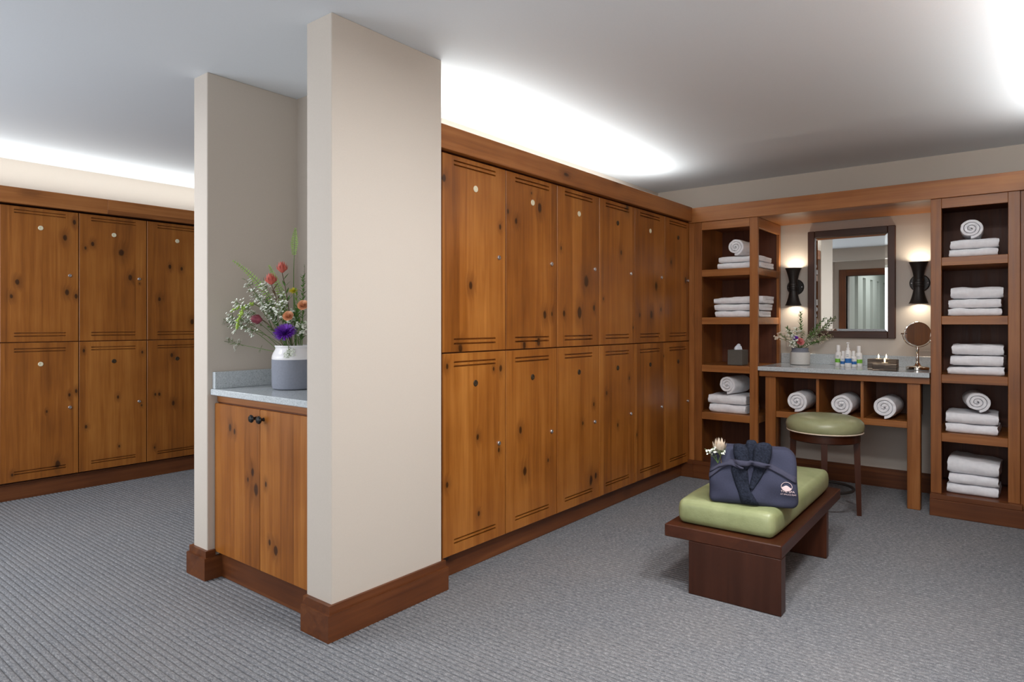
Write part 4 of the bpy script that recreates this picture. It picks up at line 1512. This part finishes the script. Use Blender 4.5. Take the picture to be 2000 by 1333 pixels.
rose('ranunculus', 'small peach rose left of the niche bouquet centre', G1, vb(.2), B(563, 618, -.08), Vector((0, 0, .02)), 0.024, 'petal_peach', TC + Vector((0, 0, .5)))
rose('ranunculus', 'peach rose beside the pillar edge in the niche bouquet', G1, vb(.6), B(592, 597, -.06), Vector((0, 0, .02)), 0.025, 'petal_peach', TC + Vector((0, 0, .5)))
mum('yellow_bloom', 'yellow-green bloom right of the coral proteas in the niche', G1, vb(.5), B(573, 570, -.02), Vector((0, 0, .02)), 0.024, 'petal_yellow', TC + Vector((0, 0, 1.2)), ((16, 1.0, .3), (12, .7, .7), (6, .3, 1.0)))
cone_branch('leafy_branch', 'dark green leafy branch against the pillar edge in the niche', G1, vb(.8), B(592, 540, .0), Vector((0, 0, .02)), 0.034, 'leaf_green', 40, 4)
cone_branch('leafy_branch', 'bright green leafy branch under the yellow bloom in the niche', G1, vb(.4), B(578, 566, -.03), Vector((0, 0, .0)), 0.034, 'fern_green', 30, 6)
cone_branch('leafy_branch', 'thin grey twig rising beside the pillar edge in the niche', G1, vb(.9), B(595, 518, .03), Vector((0, 0, .0)), 0.020, 'leaf_grey', 22, 8, stem='stem_brown')
cone_branch('leafy_branch', 'green leafy branch behind the left blossoms in the niche', G1, vb(-.2), B(520, 585, .03), Vector((0, 0, .02)), 0.038, 'leaf_green', 30, 9)
cone_branch('leafy_branch', 'dense green leafy branch between the two peach roses', G1, vb(.5), B(580, 600, -.05), Vector((0, 0, .0)), 0.040, 'leaf_green', 40, 31)
cone_branch('leafy_branch', 'green leafy branch under the peach roses by the pillar', G1, vb(.7), B(590, 632, -.06), Vector((0, 0, .0)), 0.036, 'leaf_green', 34, 32)
cone_branch('leafy_branch', 'light green leafy branch behind the small peach rose', G1, vb(.1), B(552, 600, -.02), Vector((0, 0, .0)), 0.036, 'fern_green', 34, 33)
cone_branch('leafy_branch', 'low green leafy branch beside the purple chrysanthemum', G1, vb(-.2), B(528, 640, -.04), Vector((0, 0, .02)), 0.034, 'leaf_green', 26, 10)
WX = [(481, 548, 'topmost white blossom sprig of the niche bouquet'), (494, 566, 'white blossom sprig just below the left fern tip'), (505, 580, 'white blossom sprig above the drooping green tassel'),
      (516, 552, 'white blossom sprig left of the lower coral protea'), (541, 590, 'full white blossom sprig under the lower coral protea'), (551, 575, 'white blossom sprig between the coral proteas'),
      (455, 588, 'small white sprig at the far left edge of the niche bouquet'), (445, 618, 'large white blossom sprig far left, behind the green tassel'), (437, 628, 'outermost left white blossom sprig of the niche bouquet'),
      (453, 640, 'white sprig under the green tassel'), (438, 667, 'lowest long twig with white buds reaching far left'), (575, 608, 'small white daisy-like sprig right of the peach rose'),
      (590, 640, 'white sprig beside the pillar above the vase rim'), (525, 608, 'white sprig at the centre left of the niche bouquet'), (548, 612, 'white sprig next to the small peach rose'), (470, 605, 'white sprig tangled with the green tassel')]
for i, (u, v, lab) in enumerate(WX):
    far = u < 470
    waxflower('waxflower_sprig', lab, G1, vb((u - 573) / 130), B(u, v, rv.uniform(-.07, .06)), Vector((0, 0, .07 if v < 650 else .0)) if far else Vector((0, 0, .03)), 40 + i,
              clus=0.038 if not far else .034, nb=20 if v != 667 else 9, fl=.0056, lf=.020)
sp = B(566, 694, -.125)
waxflower('waxflower_sprig', 'white sprig hanging over the rim of the large vase', G1, MOUTH + TC * .070 + Vector((0, 0, .035)), sp, TC * .03 + Vector((0, 0, .03)), 77, clus=.026, nb=10, fl=.0052)
t = thing('green_tassel', 'drooping lime green amaranth tassel on the left of the niche bouquet', 'flower', MOUTH, 0, G1)
b0 = MOUTH
pts = [B(540, 660) - b0, B(523, 622) - b0, B(508, 600) - b0, B(495, 593, -.03) - b0, B(480, 598, -.04) - b0, B(470, 612, -.05) - b0, B(465, 628, -.05) - b0, B(463, 642, -.05) - b0]
MB().tube(pts[:4], .0022, 6).build('stem', 'stem_green', t, 60)
mb = MB()
for i in range(60):
    s = i / 59 * 4.6
    j = min(3, int(s * .87))
    q = pts[3 + j].lerp(pts[min(7, 4 + j)], min(1, s * .87 - j))
    ball(mb, q + Vector((rv.gauss(0, 1), rv.gauss(0, 1), rv.gauss(0, 1))) * .004, rv.uniform(.004, .007), 6, 4)
mb.build('tassel', 'lime_green', t, 80)
mb = MB()
q0, q1, q2 = B(495, 595, -.02) - b0, B(470, 600, -.02) - b0, B(452, 608, -.02) - b0
for i in range(40):
    q = q0.lerp(q1, i / 20) if i < 20 else q1.lerp(q2, (i - 20) / 20)
    ball(mb, q + Vector((rv.gauss(0, 1), rv.gauss(0, 1), rv.gauss(0, 1))) * .003, rv.uniform(.003, .006), 6, 4)
mb.build('tassel', 'lime_green', t, 80)

# ---- sprig tucked into the robe
RD = 3.05
rb0 = at(1409, 905, RD)
protea('protea', 'cream protea tucked behind the robe collar', 'sprig on the robe', rb0, at(1405, 882, RD), Vector((0, 0, .0)), 0.064, 0.028, 'petal_cream', direction=Vector((.02, -.02, 1)), mat2='leaf_grey')
for i, (u, v, lab) in enumerate(((1381, 880, 'leftmost white sprig tucked into the robe'), (1391, 876, 'white sprig tucked into the robe between blossom and protea'), (1414, 880, 'small white sprig right of the cream protea on the robe'))):
    waxflower('waxflower_sprig', lab, 'sprig on the robe', at(1402, 905, RD), at(u, v, RD - .01), Vector((0, 0, .01)), 90 + i, clus=.014, nb=6, fl=.0042, lf=.010)

# ---- small vase on the vanity
VV = Vector((5.50, yu(1562.5, 5.50), 0.923))
t = thing('vase', 'small white crackle vase with grey neck on the vanity countertop', 'vase', VV)
MB().lathe([(0.0, 0.0), (0.068, 0.0), (0.0735, 0.004), (0.0740, 0.05), (0.0735, 0.092), (0.070, 0.099)], 40, caps=False).build('lower_body', 'clay_pale', t, 40)
MB().lathe([(0.070, 0.099), (0.066, 0.104), (0.060, 0.112), (0.061, 0.124), (0.064, 0.132), (0.060, 0.132), (0.056, 0.115), (0.0, 0.105)], 40, caps=False).build('neck', 'clay_grey', t, 40)
G2 = 'flowers in the small vanity vase'
SD = VV.x * math.cos(YAW) + VV.y * math.sin(YAW)
M2 = VV + Vector((0, 0, 0.112))


def sb():
    return M2 + Vector((rv.uniform(-.025, .025), rv.uniform(-.025, .025), 0))


cone_branch('leafy_branch', 'tall upright leafy spike in the small vanity bouquet', G2, sb(), at(1564, 610, SD), Vector((0, 0, 0)), 0.045, 'leaf_green', 40, 21)
cone_branch('leafy_branch', 'leafy branch leaning right over the mirror frame, nearer of two', G2, sb(), at(1611, 622, SD - .03), Vector((0, 0, .02)), 0.042, 'leaf_green', 34, 22)
cone_branch('leafy_branch', 'feathery yellow-green branch reaching furthest right of the vanity bouquet', G2, sb(), at(1630, 620, SD), Vector((0, 0, .0)), 0.036, 'leaf_grey', 34, 23)
cone_branch('leafy_branch', 'leafy branch leaning left in the vanity bouquet', G2, sb(), at(1537, 640, SD), Vector((0, 0, .02)), 0.042, 'leaf_green', 28, 24)
cone_branch('leafy_branch', 'low leafy branch at the right rim of the small vase', G2, sb(), at(1598, 668, SD - .03), Vector((0, 0, .03)), 0.036, 'leaf_green', 24, 25)
mum('purple_bloom', 'small purple bloom in the vanity bouquet', G2, sb(), at(1554, 662, SD - .05), Vector((0, 0, 0)), 0.026, 'petal_purple', TC + Vector((0, 0, .5)), ((18, 1.0, .2), (14, .7, .6), (8, .3, 1.0)))
rose('ranunculus', 'pink rose in the vanity bouquet', G2, sb(), at(1563, 668, SD - .07), Vector((0, 0, 0)), 0.028, 'petal_pink', TC + Vector((0, 0, .4)))
for i, (u, v, lab) in enumerate(((1525, 655, 'leftmost white sprig of the vanity bouquet'), (1540, 648, 'white sprig left of the upright spike'), (1555, 645, 'white sprig at the foot of the upright spike'),
                                 (1572, 648, 'white sprig right of the upright spike'), (1585, 652, 'white sprig above the right rim of the small vase'), (1601, 645, 'white sprig before the mirror frame corner'),
                                 (1614, 662, 'lowest white sprig hanging right of the small vase'), (1548, 667, 'white sprig over the left rim of the small vase'), (1582, 670, 'white sprig over the right rim beside the pink rose'), (1628, 652, 'outermost right white twig of the vanity bouquet'))):
    waxflower('waxflower_sprig', lab, G2, sb(), at(u, v, SD + rv.uniform(-.07, .04)), Vector((0, 0, .02)), 120 + i, clus=.045, nb=12, fl=.006, lf=.026, petal='petal_cream' if i % 3 == 0 else 'petal_white')
waxflower('waxflower_sprig', 'lone pale blossom reaching left past the shelf tower', G2, sb(), at(1511, 659, SD - .1), Vector((0, 0, .04)), 140, clus=.012, nb=4, fl=.007, lf=.008, petal='petal_cream')

# ================================================================== VANITY THINGS
def bottle(x, u, h, r, band, lab, pump):
    t = thing('lotion_bottle', lab, 'bottle', (x, yu(u, x), 0.9225), 0, 'white lotion bottles on the vanity')
    hb = h * .70
    MB().lathe([(0.0, 0.0), (r * .9, 0.0), (r, 0.004), (r, hb * .82), (r * .85, hb * .93), (r * .45, hb), (r * .42, hb + .004), (0.0, hb + .004)], 24, caps=False).build('body', 'plastic_white', t, 40)
    b = MB().lathe([(r * 1.012, hb * .24), (r * 1.012, hb * .50)], 24, caps=False).build('label_band', band, t, 40)
    b['label'] = 'coloured band round the bottle'
    p = MB()
    for k_ in range(2):
        p.box(-r * 1.02, -r * .96, -r * .35, r * .35, hb * (.60 + .09 * k_), hb * (.63 + .09 * k_))
    p.build('print', 'print_grey', t)
    if pump:
        c = MB().lathe([(0.0, hb), (r * .5, hb), (r * .5, hb + .014), (r * .3, hb + .016), (r * .3, h - .012), (r * .5, h - .010), (r * .5, h), (0.0, h)], 16, caps=False)
        c.box(-r * 1.1, 0, -r * .2, r * .2, h - .010, h - .002, bev=.001)
        c.build('pump', 'plastic_white', t, 40)
    else:
        MB().lathe([(0.0, hb + .002), (r * .56, hb + .002), (r * .56, h - .004), (r * .5, h), (0.0, h)], 18, caps=False).build('cap', 'plastic_white', t, 40)
    return t


bottle(5.52, 1637.5, 0.160, 0.0235, 'plastic_green', 'leftmost white lotion bottle with a green band', False)
bottle(5.455, 1647, 0.118, 0.0205, 'plastic_blue', 'short white bottle between the left green-banded and the tall bottle', False)
bottle(5.40, 1656.5, 0.186, 0.0225, 'plastic_blue', 'tallest white pump bottle with a dark blue band, front of the group', True)
bottle(5.455, 1667, 0.120, 0.0215, 'plastic_blue', 'short white bottle between the tall and the right green-banded bottle', False)
bottle(5.52, 1677.5, 0.156, 0.0235, 'plastic_green', 'rightmost white lotion bottle with a green band', False)


def candle_block(x0, x1, u0, u1, h, flames, lab):
    ya, yb = yu(u0, x0), yu(u1, x0)
    t = thing('candle_block', lab, 'candle holder', (x0, yb, 0.9225), 0, 'striped stone candle blocks')
    MB().box(0, x1 - x0, 0, ya - yb, 0, h, bev=.003).build('block', 'striped_stone', t)
    for u in flames:
        c = Vector(((x1 - x0) / 2, yu(u, (x0 + x1) / 2) - yb, h))
        cd = MB().lathe([(0.0, 0.0), (.019, 0.0), (.019, .004), (0.0, .004)], 18, Matrix.Translation(c), caps=False).build('tealight', 'wax', t, 40)
        MB().lathe([(0.0, .004), (.0035, .010), (.0048, .016), (.0028, .026), (0.0, .036)], 10, Matrix.Translation(c), caps=False).build('flame', 'flame', cd, 60)


candle_block(5.225, 5.315, 1694, 1751.5, 0.074, (1716, 1731), 'longer striped stone block with two lit tealights on the vanity')
candle_block(5.125, 5.205, 1704, 1751, 0.052, (1728,), 'shorter striped stone block in front with one lit tealight')

MX = 5.40
t = thing('makeup_mirror', 'round chrome makeup mirror on a stand at the right end of the vanity', 'mirror', (MX, yu(1792, MX), 0.9225), math.radians(20))
MB().lathe([(0.0, 0.0), (0.068, 0.0), (0.072, 0.003), (0.072, 0.018), (0.066, 0.023), (0.030, 0.026), (0.020, 0.032), (0.014, 0.045), (0.010, 0.05), (0.009, 0.07), (0.012, 0.075), (0.008, 0.08), (0.007, 0.13), (0.011, 0.14), (0.007, 0.15), (0.007, 0.162), (0.0, 0.165)], 32, caps=False).build('stand', 'chrome', t, 40)
yoke = [(0.0, math.sin(a) * 0.093, 0.253 - math.cos(a) * 0.093) for a in [(-PI / 2 + PI * i / 24) for i in range(25)]]
MB().tube(yoke, 0.0036, 8).build('yoke', 'chrome', t, 60)
for s in (-1, 1):
    MB().tube([(0, s * .082, .253), (0, s * .102, .253)], [.004, .006], 10).build('pivot', 'chrome', t, 40)
Mh = Matrix.Translation((0, 0, 0.253)) @ Matrix.Rotation(math.radians(-1.0), 4, 'Y') @ Matrix.Rotation(-PI / 2, 4, 'Y')
hd = MB().lathe([(0.0, -0.006), (0.078, -0.006), (0.084, -0.003), (0.085, 0.0), (0.084, 0.004), (0.0795, 0.0055), (0.0795, 0.003), (0.0, 0.003)], 48, Mh, caps=False).build('mirror_head', 'chrome', t, 30)
MB().lathe([(0.0, 0.0036), (0.0792, 0.0036), (0.0792, 0.0030), (0.0, 0.0030)], 48, Mh, caps=False).build('mirror_face', 'mirror_glass', hd, 30)
